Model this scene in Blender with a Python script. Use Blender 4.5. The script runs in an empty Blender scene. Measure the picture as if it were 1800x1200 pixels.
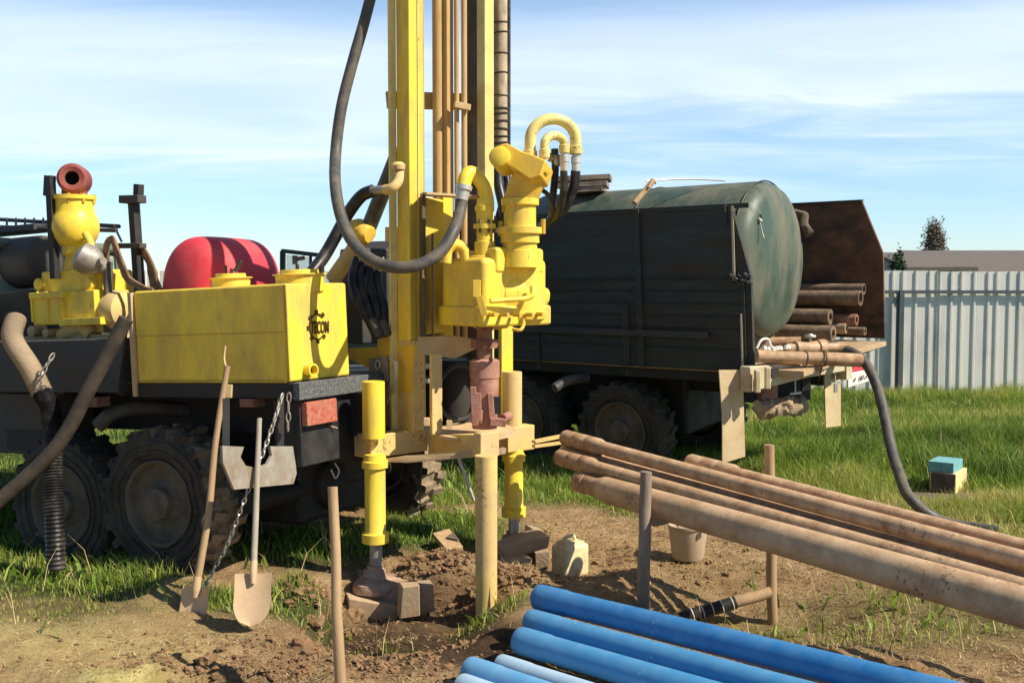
import bpy, bmesh, math, random
import numpy as np
from mathutils import Vector as V, Matrix
R = math.radians
random.seed(7); rng = np.random.default_rng(11)
sc = bpy.context.scene; COL = sc.collection

# ---------------------------------------------------------------- camera, sky, sun, exposure
F_PX, TILT, EYE = 1800.0, math.atan(100/1800), 2.0
cam_d = bpy.data.cameras.new('camera'); cam = bpy.data.objects.new('camera', cam_d); COL.objects.link(cam)
cam_d.lens = 36; cam_d.sensor_width = 36; cam_d.clip_end = 3000; cam_d.clip_start = .05
cam.location = (0, 0, EYE); cam.rotation_euler = (R(90)-TILT, 0, 0); sc.camera = cam
SUN = V((.88, -.38, .94)).normalized()
SUN_EL = math.asin(SUN.z); SUN_AZ = math.atan2(SUN.x, SUN.y)
w = bpy.data.worlds.new('World'); sc.world = w; w.use_nodes = True
nt = w.node_tree; nt.nodes.clear()
N = nt.nodes.new; L = nt.links.new
out = N('ShaderNodeOutputWorld'); bg = N('ShaderNodeBackground'); bg.inputs[1].default_value = .085
sky = N('ShaderNodeTexSky'); sky.sky_type = 'NISHITA'; sky.sun_disc = False
sky.sun_elevation = SUN_EL; sky.sun_rotation = SUN_AZ; sky.air_density = 1.0; sky.dust_density = .3; sky.ozone_density = 2.2
tc = N('ShaderNodeTexCoord'); sep = N('ShaderNodeSeparateXYZ'); L(tc.outputs['Generated'], sep.inputs[0])
# thin cirrus: noise on the plane overhead (direction / height), stretched into streaks
zc = N('ShaderNodeMath'); zc.operation = 'ADD'; L(sep.outputs[2], zc.inputs[0]); zc.inputs[1].default_value = .12
cv = N('ShaderNodeVectorMath'); cv.operation = 'DIVIDE'; L(tc.outputs['Generated'], cv.inputs[0])
cmb = N('ShaderNodeCombineXYZ')
for i in range(3): L(zc.outputs[0], cmb.inputs[i])
L(cmb.outputs[0], cv.inputs[1])
mp = N('ShaderNodeMapping'); mp.inputs['Rotation'].default_value = (0, 0, R(14)); mp.inputs['Scale'].default_value = (.55, 1.25, 1); mp.inputs['Location'].default_value = (.35, .2, 0)
L(cv.outputs[0], mp.inputs[0])
n1 = N('ShaderNodeTexNoise'); n1.inputs['Scale'].default_value = .62; n1.inputs['Detail'].default_value = 4; n1.inputs['Roughness'].default_value = .45; n1.inputs['Distortion'].default_value = .35
L(mp.outputs[0], n1.inputs[0])
mp2 = N('ShaderNodeMapping'); mp2.inputs['Rotation'].default_value = (0, 0, R(28)); mp2.inputs['Scale'].default_value = (1.0, 2.4, 1); L(cv.outputs[0], mp2.inputs[0])
n2 = N('ShaderNodeTexNoise'); n2.inputs['Scale'].default_value = 1.3; n2.inputs['Detail'].default_value = 8; n2.inputs['Roughness'].default_value = .56; n2.inputs['Distortion'].default_value = .8
L(mp2.outputs[0], n2.inputs[0])
def wm(op, a, b=None, c=None, cl=False):
    m = N('ShaderNodeMath'); m.operation = op; m.use_clamp = cl
    for i, v in enumerate((a, b, c)):
        if v is None: continue
        if isinstance(v, (int, float)): m.inputs[i].default_value = v
        else: L(v, m.inputs[i])
    return m.outputs[0]
# a broad soft veil low over the view, feathered by the two noises, clear sky behind the viewer
elev = wm('ADD', wm('ADD', sep.outputs[2], wm('MULTIPLY_ADD', n1.outputs[0], .22, -.11)), wm('MULTIPLY_ADD', n2.outputs[0], .10, -.05))
rb = N('ShaderNodeValToRGB'); e_ = rb.color_ramp.elements
for p_, v_ in ((.0, .12), (.06, .10), (.11, .30), (.16, .80), (.20, .74), (.25, .28), (.29, .10), (.33, .26), (.5, .25)):
    q_ = e_.new(p_) if p_ not in (0.0,) else e_[0]; q_.color = (v_, v_, v_, 1)
e_[len(e_)-1].color = (.25, .25, .25, 1); L(elev, rb.inputs[0])
r2 = N('ShaderNodeValToRGB'); r2.color_ramp.elements[0].position = .28; r2.color_ramp.elements[1].position = .78; L(n2.outputs[0], r2.inputs[0])
fac = wm('MULTIPLY', rb.outputs[0], wm('MULTIPLY_ADD', r2.outputs[0], .42, .70))
back = N('ShaderNodeMapRange'); L(sep.outputs[1], back.inputs[0]); back.inputs[1].default_value = -.1; back.inputs[2].default_value = .45
fac = wm('MULTIPLY', fac, back.outputs[0], cl=True)
hs = N('ShaderNodeHueSaturation'); hs.inputs['Saturation'].default_value = 1.22; hs.inputs['Value'].default_value = 1.45; tn = N('ShaderNodeMix'); tn.data_type = 'RGBA'; tn.blend_type = 'MULTIPLY'; tr_ = N('ShaderNodeMapRange'); L(sep.outputs[2], tr_.inputs[0])
for k_, v_ in enumerate((.0, .22, 1.0, .0)): tr_.inputs[k_+1].default_value = v_
L(tr_.outputs[0], tn.inputs[0]); L(sky.outputs[0], tn.inputs[6]); tn.inputs[7].default_value = (.76, .87, 1.05, 1)
L(tn.outputs[2], hs.inputs['Color'])
def wr(i, a, b, c, d):
    q_ = N('ShaderNodeMapRange'); q_.interpolation_type = 'SMOOTHSTEP'; L(i, q_.inputs[0])
    for k_, v_ in enumerate((a, b, c, d)): q_.inputs[k_+1].default_value = v_
    return q_.outputs[0]
L(wm('MULTIPLY', wr(sep.outputs[2], .28, .6, 1.0, .72), wr(sep.outputs[1], -.3, .4, .95, 1.4)), hs.inputs['Value'])
mx = N('ShaderNodeMix'); mx.data_type = 'RGBA'; L(fac, mx.inputs[0]); L(hs.outputs[0], mx.inputs[6]); mx.inputs[7].default_value = (8.3, 9.3, 10.4, 1)
L(mx.outputs[2], bg.inputs[0]); L(bg.outputs[0], out.inputs[0])
sd = bpy.data.lights.new('sun', 'SUN'); sd.energy = 5.0; sd.angle = R(.5); sd.color = (1, .90, .74)
so = bpy.data.objects.new('sun', sd); COL.objects.link(so); so.rotation_euler = SUN.to_track_quat('Z', 'Y').to_euler()
sc.view_settings.view_transform = 'Standard'; sc.view_settings.look = 'None'; sc.view_settings.gamma = 1; sc.view_settings.exposure = .5

# ---------------------------------------------------------------- measuring helpers (photo point + real distance -> metres)
_c, _s = math.cos(TILT), math.sin(TILT)
def ray(px, py):
    a = (px-900)/F_PX; b = (600-py)/F_PX
    return V((a, _c+b*_s, -_s+b*_c))
def pt(px, py, Y):
    d = ray(px, py); return V((0, 0, EYE)) + d*(Y/d.y)
def gp(px, py, z=0.0):
    d = ray(px, py); return V((0, 0, EYE)) + d*((z-EYE)/d.z)
def pxs(P):
    P = np.asarray(P, float); x = P[..., 0]; y = P[..., 1]; z = P[..., 2]-EYE
    dep = y*_c - z*_s; up = y*_s + z*_c
    return 900+F_PX*x/dep, 600-F_PX*up/dep
class Fr:
    """local frame: u along a vehicle, v across it, w up"""
    def __init__(s, o, u, v, w): s.o, s.u, s.v, s.w = V(o), V(u).normalized(), V(v).normalized(), V(w).normalized()
    def P(s, u, v, w): return s.o + s.u*u + s.v*v + s.w*w
    def loc(s, p):
        d = p - s.o; M = Matrix((s.u, s.v, s.w)).transposed(); return M.inverted() @ d
    def _hit(s, px, py, n, q):
        c = V((0, 0, EYE)); d = ray(px, py); t = n.dot(q-c)/n.dot(d); return c+d*t
    def onv(s, px, py, v):
        n = s.u.cross(s.w); return s._hit(px, py, n, s.P(0, v, 0))
    def onu(s, px, py, u):
        n = s.v.cross(s.w); return s._hit(px, py, n, s.P(u, 0, 0))
    def onw(s, px, py, w_):
        n = s.u.cross(s.v); return s._hit(px, py, n, s.P(0, 0, w_))

# ---------------------------------------------------------------- materials
MATS = {}
def mat(name, col, rough=.6, metal=0.0, var=.18, scale=5.0, dirt=None, amt=.35, dscale=3.0, bump=.15, bscale=45.0, stretch=(1, 1, 1), spec=.4, dsharp=.12, chips=None, camt=.5):
    m = bpy.data.materials.new(name); m.use_nodes = True; MATS[name] = m
    t = m.node_tree; b = t.nodes['Principled BSDF']; N = t.nodes.new; L = t.links.new
    tcn = N('ShaderNodeTexCoord'); mpn = N('ShaderNodeMapping'); mpn.inputs['Scale'].default_value = stretch; L(tcn.outputs['Object'], mpn.inputs[0])
    def noise(s, d=6, r=.6):
        n = N('ShaderNodeTexNoise'); n.inputs['Scale'].default_value = s; n.inputs['Detail'].default_value = d; n.inputs['Roughness'].default_value = r; L(mpn.outputs[0], n.inputs[0]); return n
    a = noise(scale)
    mr = N('ShaderNodeMapRange'); L(a.outputs[0], mr.inputs[0]); mr.inputs[1].default_value = .25; mr.inputs[2].default_value = .75; mr.inputs[3].default_value = 1-var; mr.inputs[4].default_value = 1+var
    vm_ = N('ShaderNodeVectorMath'); vm_.operation = 'SCALE'; vm_.inputs[0].default_value = col[:3]; L(mr.outputs[0], vm_.inputs['Scale'])
    c = vm_.outputs[0]
    if dirt:
        d = noise(dscale, 9, .68); rp = N('ShaderNodeMapRange'); L(d.outputs[0], rp.inputs[0])
        th = .66-.32*amt; rp.inputs[1].default_value = th-dsharp; rp.inputs[2].default_value = th+dsharp; rp.inputs[3].default_value = 0; rp.inputs[4].default_value = .9
        mxn = N('ShaderNodeMix'); mxn.data_type = 'RGBA'; L(rp.outputs[0], mxn.inputs[0]); L(c, mxn.inputs[6]); mxn.inputs[7].default_value = (*dirt, 1); c = mxn.outputs[2]
        rr = N('ShaderNodeMapRange'); L(rp.outputs[0], rr.inputs[0]); rr.inputs[3].default_value = rough; rr.inputs[4].default_value = .92; L(rr.outputs[0], b.inputs['Roughness'])
    else: b.inputs['Roughness'].default_value = rough
    if chips:
        k1 = noise(38, 4, .7); k2 = noise(2.6, 4, .6)
        kk_ = N('ShaderNodeMath'); kk_.operation = 'MULTIPLY_ADD'; L(k2.outputs[0], kk_.inputs[0]); kk_.inputs[1].default_value = .8; L(k1.outputs[0], kk_.inputs[2])
        kr = N('ShaderNodeMapRange'); L(kk_.outputs[0], kr.inputs[0]); kr.inputs[1].default_value = 1.18-.22*camt; kr.inputs[2].default_value = 1.24-.22*camt; kr.inputs[4].default_value = .85
        km = N('ShaderNodeMix'); km.data_type = 'RGBA'; L(kr.outputs[0], km.inputs[0]); L(c, km.inputs[6]); km.inputs[7].default_value = (*chips, 1); c = km.outputs[2]
    L(c, b.inputs['Base Color']); b.inputs['Metallic'].default_value = metal; b.inputs['Specular IOR Level'].default_value = spec
    if bump:
        bn = noise(bscale, 5, .6); bp = N('ShaderNodeBump'); bp.inputs['Strength'].default_value = bump; bp.inputs['Distance'].default_value = .01; L(bn.outputs[0], bp.inputs['Height']); L(bp.outputs[0], b.inputs['Normal'])
    return m
DUST = (.42, .30, .16)
mat('yellow', (.85, .635, .055), .40, var=.10, dirt=(.56, .38, .11), amt=.30, dscale=4, bump=.08, chips=(.30, .17, .05), camt=.30, stretch=(1.3, 1.3, .45))
mat('yellow_dull', (.62, .42, .035), .5, var=.10, dirt=(.42, .27, .08), amt=.35, bump=.08)
mat('yellow_tan', (.70, .51, .15), .6, var=.14, dirt=(.58, .41, .21), amt=.55, dscale=4, bump=.15, chips=(.22, .12, .05), camt=.6)
mat('tan_steel', (.56, .38, .16), .65, var=.15, dirt=(.34, .22, .10), amt=.35, dscale=5, stretch=(1, 1, .25))
mat('tan_dust', (.60, .44, .25), .8, var=.14, dirt=(.45, .30, .15), amt=.4)
mat('cream', (.74, .63, .22), .4, var=.10, bump=.05, dirt=(.5, .38, .16), amt=.2, chips=(.25, .14, .05), camt=.5)
mat('orange_yellow', (.76, .50, .05), .5, var=.12, dirt=(.5, .3, .1), amt=.3)
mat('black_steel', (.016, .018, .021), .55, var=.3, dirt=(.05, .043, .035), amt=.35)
mat('dark_grey', (.045, .048, .052), .6, var=.25, dirt=(.09, .07, .05), amt=.35)
mat('grey_flaked', (.16, .17, .17), .7, var=.5, scale=60, dirt=(.03, .03, .03), amt=.45, dscale=70)
mat('rubber', (.016, .016, .016), .75, var=.3, dirt=(.085, .07, .052), amt=.62, dscale=4, bump=.4, bscale=25)
mat('rubber_mud', (.10, .075, .05), .9, var=.3, dirt=(.33, .25, .16), amt=.62, dscale=9, bump=.8, bscale=22)
mat('rim_mud', (.115, .095, .07), .85, var=.4, dirt=(.20, .155, .105), amt=.55, dscale=6, bump=.5, bscale=30)
mat('hose_black', (.014, .014, .016), .38, var=.2, dirt=(.10, .085, .07), amt=.2, dscale=6, bump=.1)
mat('hose_grey', (.07, .068, .064), .5, var=.25, dirt=(.16, .13, .09), amt=.35, dscale=8)
mat('hose_brown', (.045, .034, .026), .7, var=.3, dirt=(.09, .07, .05), amt=.35, dscale=6)
mat('hose_tan', (.40, .31, .21), .85, var=.2, scale=12, dirt=(.2, .15, .1), amt=.3, bump=.4, bscale=60)
mat('hose_wrap', (.52, .42, .29), .85, var=.3, scale=7, dirt=(.22, .18, .14), amt=.32, dscale=6, bump=.35, bscale=25, stretch=(1, 1, .6))
mat('bare_metal', (.42, .41, .39), .42, metal=.7, var=.2, dirt=(.22, .17, .11), amt=.3)
mat('galv', (.55, .54, .50), .45, metal=.4, var=.12)
mat('rust', (.20, .085, .055), .85, var=.3, dirt=(.33, .19, .13), amt=.45, dscale=10, bump=.5)
mat('pink_rust', (.42, .22, .165), .8, var=.15, dirt=(.26, .10, .07), amt=.4, dscale=9, bump=.3)
mat('rust_sheet', (.15, .075, .04), .8, var=.3, scale=3, dirt=(.022, .022, .02), amt=.42, dscale=2.2, bump=.2, stretch=(1, 1, 1.6))
mat('red', (.62, .045, .065), .55, var=.12, dirt=(.58, .11, .11), amt=.25, dscale=3, bump=.04)
mat('red_ring', (.24, .035, .04), .6, var=.2, dirt=(.34, .13, .09), amt=.3)
mat('red_lens', (.45, .10, .07), .3, var=.4, scale=40, dirt=(.38, .22, .14), amt=.4, dscale=30)
mat('green_tank', (.048, .080, .056), .45, metal=.0, var=.3, scale=4, dirt=(.155, .15, .11), amt=.45, dscale=3, bump=.1, stretch=(1, 1, .35))
mat('green_dark', (.032, .043, .038), .5, var=.4, dirt=(.055, .043, .034), amt=.4, dscale=2, bump=.25, bscale=25, stretch=(.5, .5, 3))
mat('green_cab', (.11, .14, .10), .5, var=.15, dirt=(.2, .18, .13), amt=.25)
mat('khaki', (.60, .56, .40), .7, var=.15, dirt=(.45, .34, .19), amt=.45, dscale=5)
mat('flap', (.58, .47, .28), .85, var=.12, dirt=(.45, .33, .18), amt=.4)
mat('grey_plate', (.33, .31, .27), .7, var=.2, dirt=(.22, .16, .10), amt=.5, dscale=6)
mat('white_board', (.78, .76, .72), .6, var=.05, dirt=(.5, .44, .36), amt=.15)
mat('blue', (.008, .135, .37), .34, var=.10, scale=2, dirt=(.13, .32, .55), amt=.22, dscale=3, bump=.03, dsharp=.25, chips=(.22, .36, .5), camt=.62)
mat('blue_mid', (.022, .205, .45), .36, var=.10, scale=2, dirt=(.16, .34, .52), amt=.35, dscale=3, bump=.03, dsharp=.25, chips=(.30, .42, .5), camt=.6)
mat('blue_light', (.06, .28, .56), .45, var=.10, scale=2, dirt=(.24, .42, .58), amt=.3, dscale=3, bump=.03, dsharp=.25)
mat('blue_pale', (.42, .55, .66), .5, var=.08, dirt=(.25, .42, .60), amt=.35, dscale=3, bump=.03, dsharp=.25)
mat('pipe_brown', (.53, .36, .215), .5, var=.2, scale=4, dirt=(.28, .155, .08), amt=.42, dscale=7, bump=.2, chips=(.14, .075, .04), camt=.6)
mat('pipe_tan', (.58, .41, .25), .5, var=.18, scale=3, dirt=(.36, .22, .12), amt=.45, dscale=4, bump=.2, chips=(.16, .09, .05), camt=.6)
mat('pipe_grey', (.27, .225, .18), .7, var=.2, dirt=(.4, .29, .18), amt=.4, dscale=5, bump=.3)
mat('pipe_cargo', (.13, .09, .06), .8, var=.25, dirt=(.28, .2, .13), amt=.4, dscale=8, bump=.4)
mat('wood', (.44, .30, .165), .75, var=.22, scale=6, dirt=(.25, .16, .09), amt=.3, stretch=(6, 6, .6), bump=.25)
mat('wood_grey', (.30, .245, .19), .85, var=.25, dirt=(.15, .11, .08), amt=.35, stretch=(5, 5, .7), bump=.4)
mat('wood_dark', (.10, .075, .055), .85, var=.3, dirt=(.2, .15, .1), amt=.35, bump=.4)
mat('wood_block', (.50, .37, .23), .8, var=.2, dirt=(.35, .23, .13), amt=.4, bump=.3)
mat('pad', (.30, .19, .13), .8, var=.22, dirt=(.5, .36, .25), amt=.45, dscale=7, bump=.5)
mat('shovel', (.60, .43, .26), .5, var=.1, dirt=(.5, .34, .2), amt=.35)
mat('shovel_pole', (.33, .29, .23), .7, var=.2, stretch=(4, 4, .5))
mat('can', (.80, .68, .40), .45, var=.1, dirt=(.52, .38, .2), amt=.4, dscale=8, bump=.15)
mat('bucket', (.50, .39, .27), .6, var=.12, dirt=(.38, .27, .17), amt=.4)
mat('yellow_box', (.80, .66, .30), .7, var=.08, dirt=(.55, .4, .2), amt=.2)
mat('turquoise', (.16, .38, .40), .8, var=.25, scale=25)
mat('tape', (.03, .028, .026), .4, var=.2)
mat('white', (.75, .73, .68), .6, var=.05)
mat('rope', (.22, .13, .07), .95, var=.4, scale=30, dirt=(.34, .21, .11), amt=.4, dscale=15, stretch=(1, 1, .4))
mat('fence_sheet', (.76, .74, .68), .36, metal=.15, var=.05, scale=1.2, dirt=(.42, .43, .40), amt=.15, dscale=2, bump=.03, stretch=(1, 1, .3))
mat('fence_post', (.085, .105, .115), .6, var=.15)
mat('roof_slate', (.125, .108, .092), .85, var=.2, dirt=(.15, .12, .10), amt=.35)
mat('roof_far', (.22, .18, .16), .9, var=.2)
mat('plaster', (.45, .40, .34), .9, var=.1)
mat('bark', (.12, .085, .06), .9, var=.3, bump=.5)
mat('leaf_dry', (.17, .14, .10), .8, var=.45, scale=2)
mat('leaf_green', (.028, .062, .022), .7, var=.45, scale=2)
mat('ink', (.055, .035, .008), .6, var=.1, bump=0)
mat('plank', (.28, .19, .12), .85, var=.25, dirt=(.15, .1, .07), amt=.4, bump=.4)
mat('stone', (.40, .31, .21), .9, var=.25, dirt=(.25, .17, .1), amt=.4, bump=.6)
g = bpy.data.materials.new('glass_pale'); g.use_nodes = True; b = g.node_tree.nodes['Principled BSDF']
b.inputs['Base Color'].default_value = (.42, .50, .46, 1); b.inputs['Roughness'].default_value = .12; b.inputs['Metallic'].default_value = .35; MATS['glass_pale'] = g
g = bpy.data.materials.new('glass_clear'); g.use_nodes = True; b = g.node_tree.nodes['Principled BSDF']
b.inputs['Base Color'].default_value = (.8, .9, .88, 1); b.inputs['Roughness'].default_value = .05; b.inputs['Alpha'].default_value = .35; MATS['glass_clear'] = g

# ---------------------------------------------------------------- mesh builder
def cr(pts, n=8):
    """Catmull-Rom through the points"""
    P = [V(p) for p in pts]; P = [P[0]*2-P[1]] + P + [P[-1]*2-P[-2]]; o = []
    for i in range(1, len(P)-2):
        for k in range(n):
            t = k/n; a, b, c, d = P[i-1], P[i], P[i+1], P[i+2]
            o.append(.5*((2*b)+(c-a)*t+(2*a-5*b+4*c-d)*t*t+(3*b-a-3*c+d)*t*t*t))
    o.append(P[-2].copy()); return o
def perp(a):
    a = V(a).normalized(); h = V((0, 0, 1)) if abs(a.z) < .9 else V((1, 0, 0))
    x = a.cross(h).normalized(); return x, a.cross(x).normalized()
class MB:
    def __init__(s): s.v = []; s.f = []; s.sm = []
    def add(s, vs, fs, smooth=False):
        k = len(s.v); s.v += [V(p) for p in vs]; s.f += [tuple(i+k for i in f) for f in fs]; s.sm += [smooth]*len(fs); return s
    def hexa(s, a): return s.add(a, [(0, 1, 2, 3), (7, 6, 5, 4), (0, 4, 5, 1), (1, 5, 6, 2), (2, 6, 7, 3), (3, 7, 4, 0)])
    def box(s, c, x, y, z):
        c, x, y, z = V(c), V(x)/2, V(y)/2, V(z)/2
        return s.hexa([c-x-y-z, c+x-y-z, c+x+y-z, c-x+y-z, c-x-y+z, c+x-y+z, c+x+y+z, c-x+y+z])
    def fb(s, F, u0, u1, v0, v1, w0, w1):
        return s.hexa([F.P(u0, v0, w0), F.P(u1, v0, w0), F.P(u1, v1, w0), F.P(u0, v1, w0), F.P(u0, v0, w1), F.P(u1, v0, w1), F.P(u1, v1, w1), F.P(u0, v1, w1)])
    def bar(s, a, b, wd, h, up=V((0, 0, 1))):
        a, b = V(a), V(b); d = (b-a).normalized(); x = d.cross(up).normalized(); y = x.cross(d)
        return s.box((a+b)/2, b-a, x*wd, y*h)
    def prism(s, poly, vec):
        n = len(poly); vec = V(vec); P = [V(p) for p in poly]
        return s.add(P+[p+vec for p in P], [tuple(range(n)), tuple(range(2*n-1, n-1, -1))]+[(i, (i+1) % n, n+(i+1) % n, n+i) for i in range(n)])
    def tube(s, pts, r, n=12, caps=True, bore=0.0):
        P = [V(p) for p in pts]; m = len(P); rs = r if isinstance(r, (list, tuple)) else [r]*m
        x = None; vs = []
        for i in range(m):
            t = (P[min(i+1, m-1)]-P[max(i-1, 0)]).normalized()
            if x is None: x, _ = perp(t)
            x = (x - t*x.dot(t)).normalized(); y = t.cross(x)
            vs += [P[i]+(x*math.cos(6.28319*k/n)+y*math.sin(6.28319*k/n))*rs[i] for k in range(n)]
        fs = [(i*n+k, i*n+(k+1) % n, (i+1)*n+(k+1) % n, (i+1)*n+k) for i in range(m-1) for k in range(n)]
        s.add(vs, fs, True)
        if caps and not bore: s.add([vs[k] for k in range(n)], [tuple(range(n))]); s.add([vs[(m-1)*n+k] for k in range(n)], [tuple(range(n))])
        if bore:
            d = (P[1]-P[0]).normalized(); q = bore
            a = [vs[k] for k in range(n)]; b_ = [P[0]+(p-P[0])*q for p in a]; c_ = [p+d*.25 for p in b_]
            s.add(a+b_, [(k, (k+1) % n, n+(k+1) % n, n+k) for k in range(n)]); s.add(b_+c_, [(k, (k+1) % n, n+(k+1) % n, n+k) for k in range(n)], True)
            s.add([vs[(m-1)*n+k] for k in range(n)], [tuple(range(n))])
        return s
    def lathe(s, base, axis, prof, n=24, smooth=True, caps=True):
        """prof: (radius, distance along the axis)"""
        base, ax = V(base), V(axis).normalized(); x, y = perp(ax)
        vs = [base+ax*h+(x*math.cos(6.28319*k/n)+y*math.sin(6.28319*k/n))*r for r, h in prof for k in range(n)]
        m = len(prof); k0 = len(s.v)
        s.add(vs, [(i*n+k, i*n+(k+1) % n, (i+1)*n+(k+1) % n, (i+1)*n+k) for i in range(m-1) for k in range(n)], smooth)
        if caps and prof[0][0] > 1e-4: s.add(vs[:n], [tuple(range(n))])
        if caps and prof[-1][0] > 1e-4: s.add(vs[-n:], [tuple(range(n))])
        return s
    def vl(s, cx, Y, prof, n=24, py0=None):
        """upright turned body measured in the photo: prof = (py, half width in photo px) at distance Y"""
        p0 = pt(cx, prof[0][0], Y); k = Y/F_PX
        return s.lathe(p0, (0, 0, 1), [(hw*k, pt(cx, py, Y).z-p0.z) for py, hw in prof], n)
    def seg(s, a, b, r, n=14): return s.tube([a, b], r, n)
    def torus(s, c, ax, R0, r, n=24, m=8, a0=0, a1=6.28319, x0=None):
        ax = V(ax).normalized(); x, y = perp(ax)
        if x0 is not None: x = V(x0).normalized(); y = ax.cross(x)
        full = abs(a1-a0) > 6.28
        pts = [V(c)+(x*math.cos(a0+(a1-a0)*i/n)+y*math.sin(a0+(a1-a0)*i/n))*R0 for i in range(n+1)]
        return s.tube(pts, r, m, caps=not full)
    def lumpy(s, pts, r, amp, n=18, seg=10, fr=7.0):
        from mathutils import noise
        c = cr(pts, seg); k0 = len(s.v); e = len(c)-1
        s.tube(c, [r*(.35+.65*min(1, min(i, e-i)/3+.0)) for i in range(e+1)], n)
        for p in s.v[k0:]:
            q = p*fr; d = V((noise.noise(q), noise.noise(q+V((9, 3, 1))), noise.noise(q+V((2, 7, 5)))))*amp
            q = p*fr*3.1; d += V((noise.noise(q), noise.noise(q+V((9, 3, 1))), noise.noise(q+V((2, 7, 5)))))*amp*.45
            p += d
        return s
    def jitter(s, amp, fr=6.0):
        from mathutils import noise
        for p in s.v: p += V((noise.noise(p*fr), noise.noise(p*fr+V((9, 3, 1))), noise.noise(p*fr+V((2, 7, 5)))))*amp
        return s
    def build(s, name, m, parent=None, loc=None, bevel=0.0, org=None, merge=True, auto=True):
        me = bpy.data.meshes.new(name)
        if parent is not None:
            Mi = WM[parent].inverted() if parent in WM else Matrix.Identity(4); vs = [Mi @ p for p in s.v]; loc = None
        else:
            if loc is None:
                lo = [min(p[i] for p in s.v) for i in range(3)]; hi = [max(p[i] for p in s.v) for i in range(3)]
                loc = V(((lo[0]+hi[0])/2, (lo[1]+hi[1])/2, lo[2]))
            vs = [p-V(loc) for p in s.v]
        me.from_pydata([tuple(p) for p in vs], [], s.f)
        me.polygons.foreach_set('use_smooth', s.sm)
        bm = bmesh.new(); bm.from_mesh(me)
        bmesh.ops.remove_doubles(bm, verts=bm.verts, dist=1e-5)
        bmesh.ops.recalc_face_normals(bm, faces=bm.faces); bm.to_mesh(me); bm.free()
        for k in (m if isinstance(m, (list, tuple)) else [m]): me.materials.append(MATS[k])
        o = bpy.data.objects.new(name, me); COL.objects.link(o)
        me.set_sharp_from_angle(angle=R(38))
        if parent is not None:
            o.parent = parent; WM[o] = WM.get(parent, Matrix.Identity(4))
        else: o.location = loc; WM[o] = Matrix.Translation(loc)
        if bevel:
            b = o.modifiers.new('Bevel', 'BEVEL'); b.width = bevel; b.segments = 2; b.limit_method = 'ANGLE'; b.angle_limit = R(40); b.harden_normals = True
        return o
WM = {}
def tag(o, label, cat, group=None, kind=None):
    o['label'] = label; o['category'] = cat
    if group: o['group'] = group
    if kind: o['kind'] = kind
    return o
def thing(name, label, cat, loc, group=None):
    o = bpy.data.objects.new(name, None); COL.objects.link(o); o.location = loc; o.empty_display_size = .2
    WM[o] = Matrix.Translation(V(loc)); return tag(o, label, cat, group)
def lab(o, label): o['label'] = label; return o
# ---------------------------------------------------------------- ground
def sstep(x, a, b): t = np.clip((x-a)/(b-a), 0, 1); return t*t*(3-2*t)
def vnoise(x, y, f, seed=0):
    x = x*f+seed*17.3; y = y*f+seed*9.1
    xi = np.floor(x).astype(int); yi = np.floor(y).astype(int); xf = x-xi; yf = y-yi
    def h(a, b):
        n = (a*374761393+b*668265263+seed*1274126177) & 0x7fffffff; n = ((n ^ (n >> 13))*1274126177) & 0x7fffffff
        return ((n ^ (n >> 16)) & 0xffff)/65535.
    u = xf*xf*(3-2*xf); v = yf*yf*(3-2*yf)
    return (h(xi, yi)*(1-u)+h(xi+1, yi)*u)*(1-v)+(h(xi, yi+1)*(1-u)+h(xi+1, yi+1)*u)*v
def fbm(x, y, f, o=4, seed=0):
    r = 0; a = .5
    for i in range(o): r = r+a*vnoise(x, y, f*2**i, seed+i); a *= .5
    return r/(1-.5**o)
def blob(x, y, px, py, rx, ry, soft=.5):
    """ellipse on the ground, centre at the photo point on z=0, radii in metres (x, y)"""
    c = gp(px, py); d = np.sqrt(((x-c.x)/rx)**2+((y-c.y)/ry)**2); return 1-sstep(d, 1-soft, 1+soft*.4)
def height(x, y):
    x = np.asarray(x, float); y = np.asarray(y, float)
    near = 1-sstep(y, 14, 40)
    z = (fbm(x, y, .9, 3, 3)-.5)*.10*near
    dirt = 1-grassy(x, y)
    z += (fbm(x, y, 5, 4, 8)-.5)*.10*near*(.35+.65*dirt) + (vnoise(x, y, 16, 5)-.5)*.022*near*dirt
    z -= .24*(1-sstep(np.sqrt(((x+.72)/.72)**2+((y-6.35)/.85)**2), .45, 1.1))*(.85+.3*fbm(x, y, 5, 3, 2))
    z -= .13*(1-sstep(np.sqrt(((x-.25)/.65)**2+((y-7.4)/.55)**2), .45, 1.1))
    z -= .19*(1-sstep(np.sqrt(((x-1.6)/.8)**2+((y-6.3)/.8)**2), .2, 1.1))
    z -= .16*blob(x, y, 400, 1190, .42, .16, .6)
    z += .13*blob(x, y, 545, 1040, .28, .20, .8)*fbm(x, y, 7, 3, 4)*1.6
    z += .14*blob(x, y, 770, 1005, .28, .22, .7)*(.4+1.1*fbm(x, y, 8, 3, 6))
    z += .10*blob(x, y, 300, 1040, .35, .25, .8)
    z += .05*blob(x, y, 230, 1185, .30, .22, .9)
    z += .07*blob(x, y, 905, 1010, .35, .3, .8)
    z += .10*sstep(x, 1.5, 5)*sstep(y, 7.5, 10.5)*(1-sstep(y, 11.5, 15.5))-.05*sstep(y, 13, 17)*near
    return z
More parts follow.
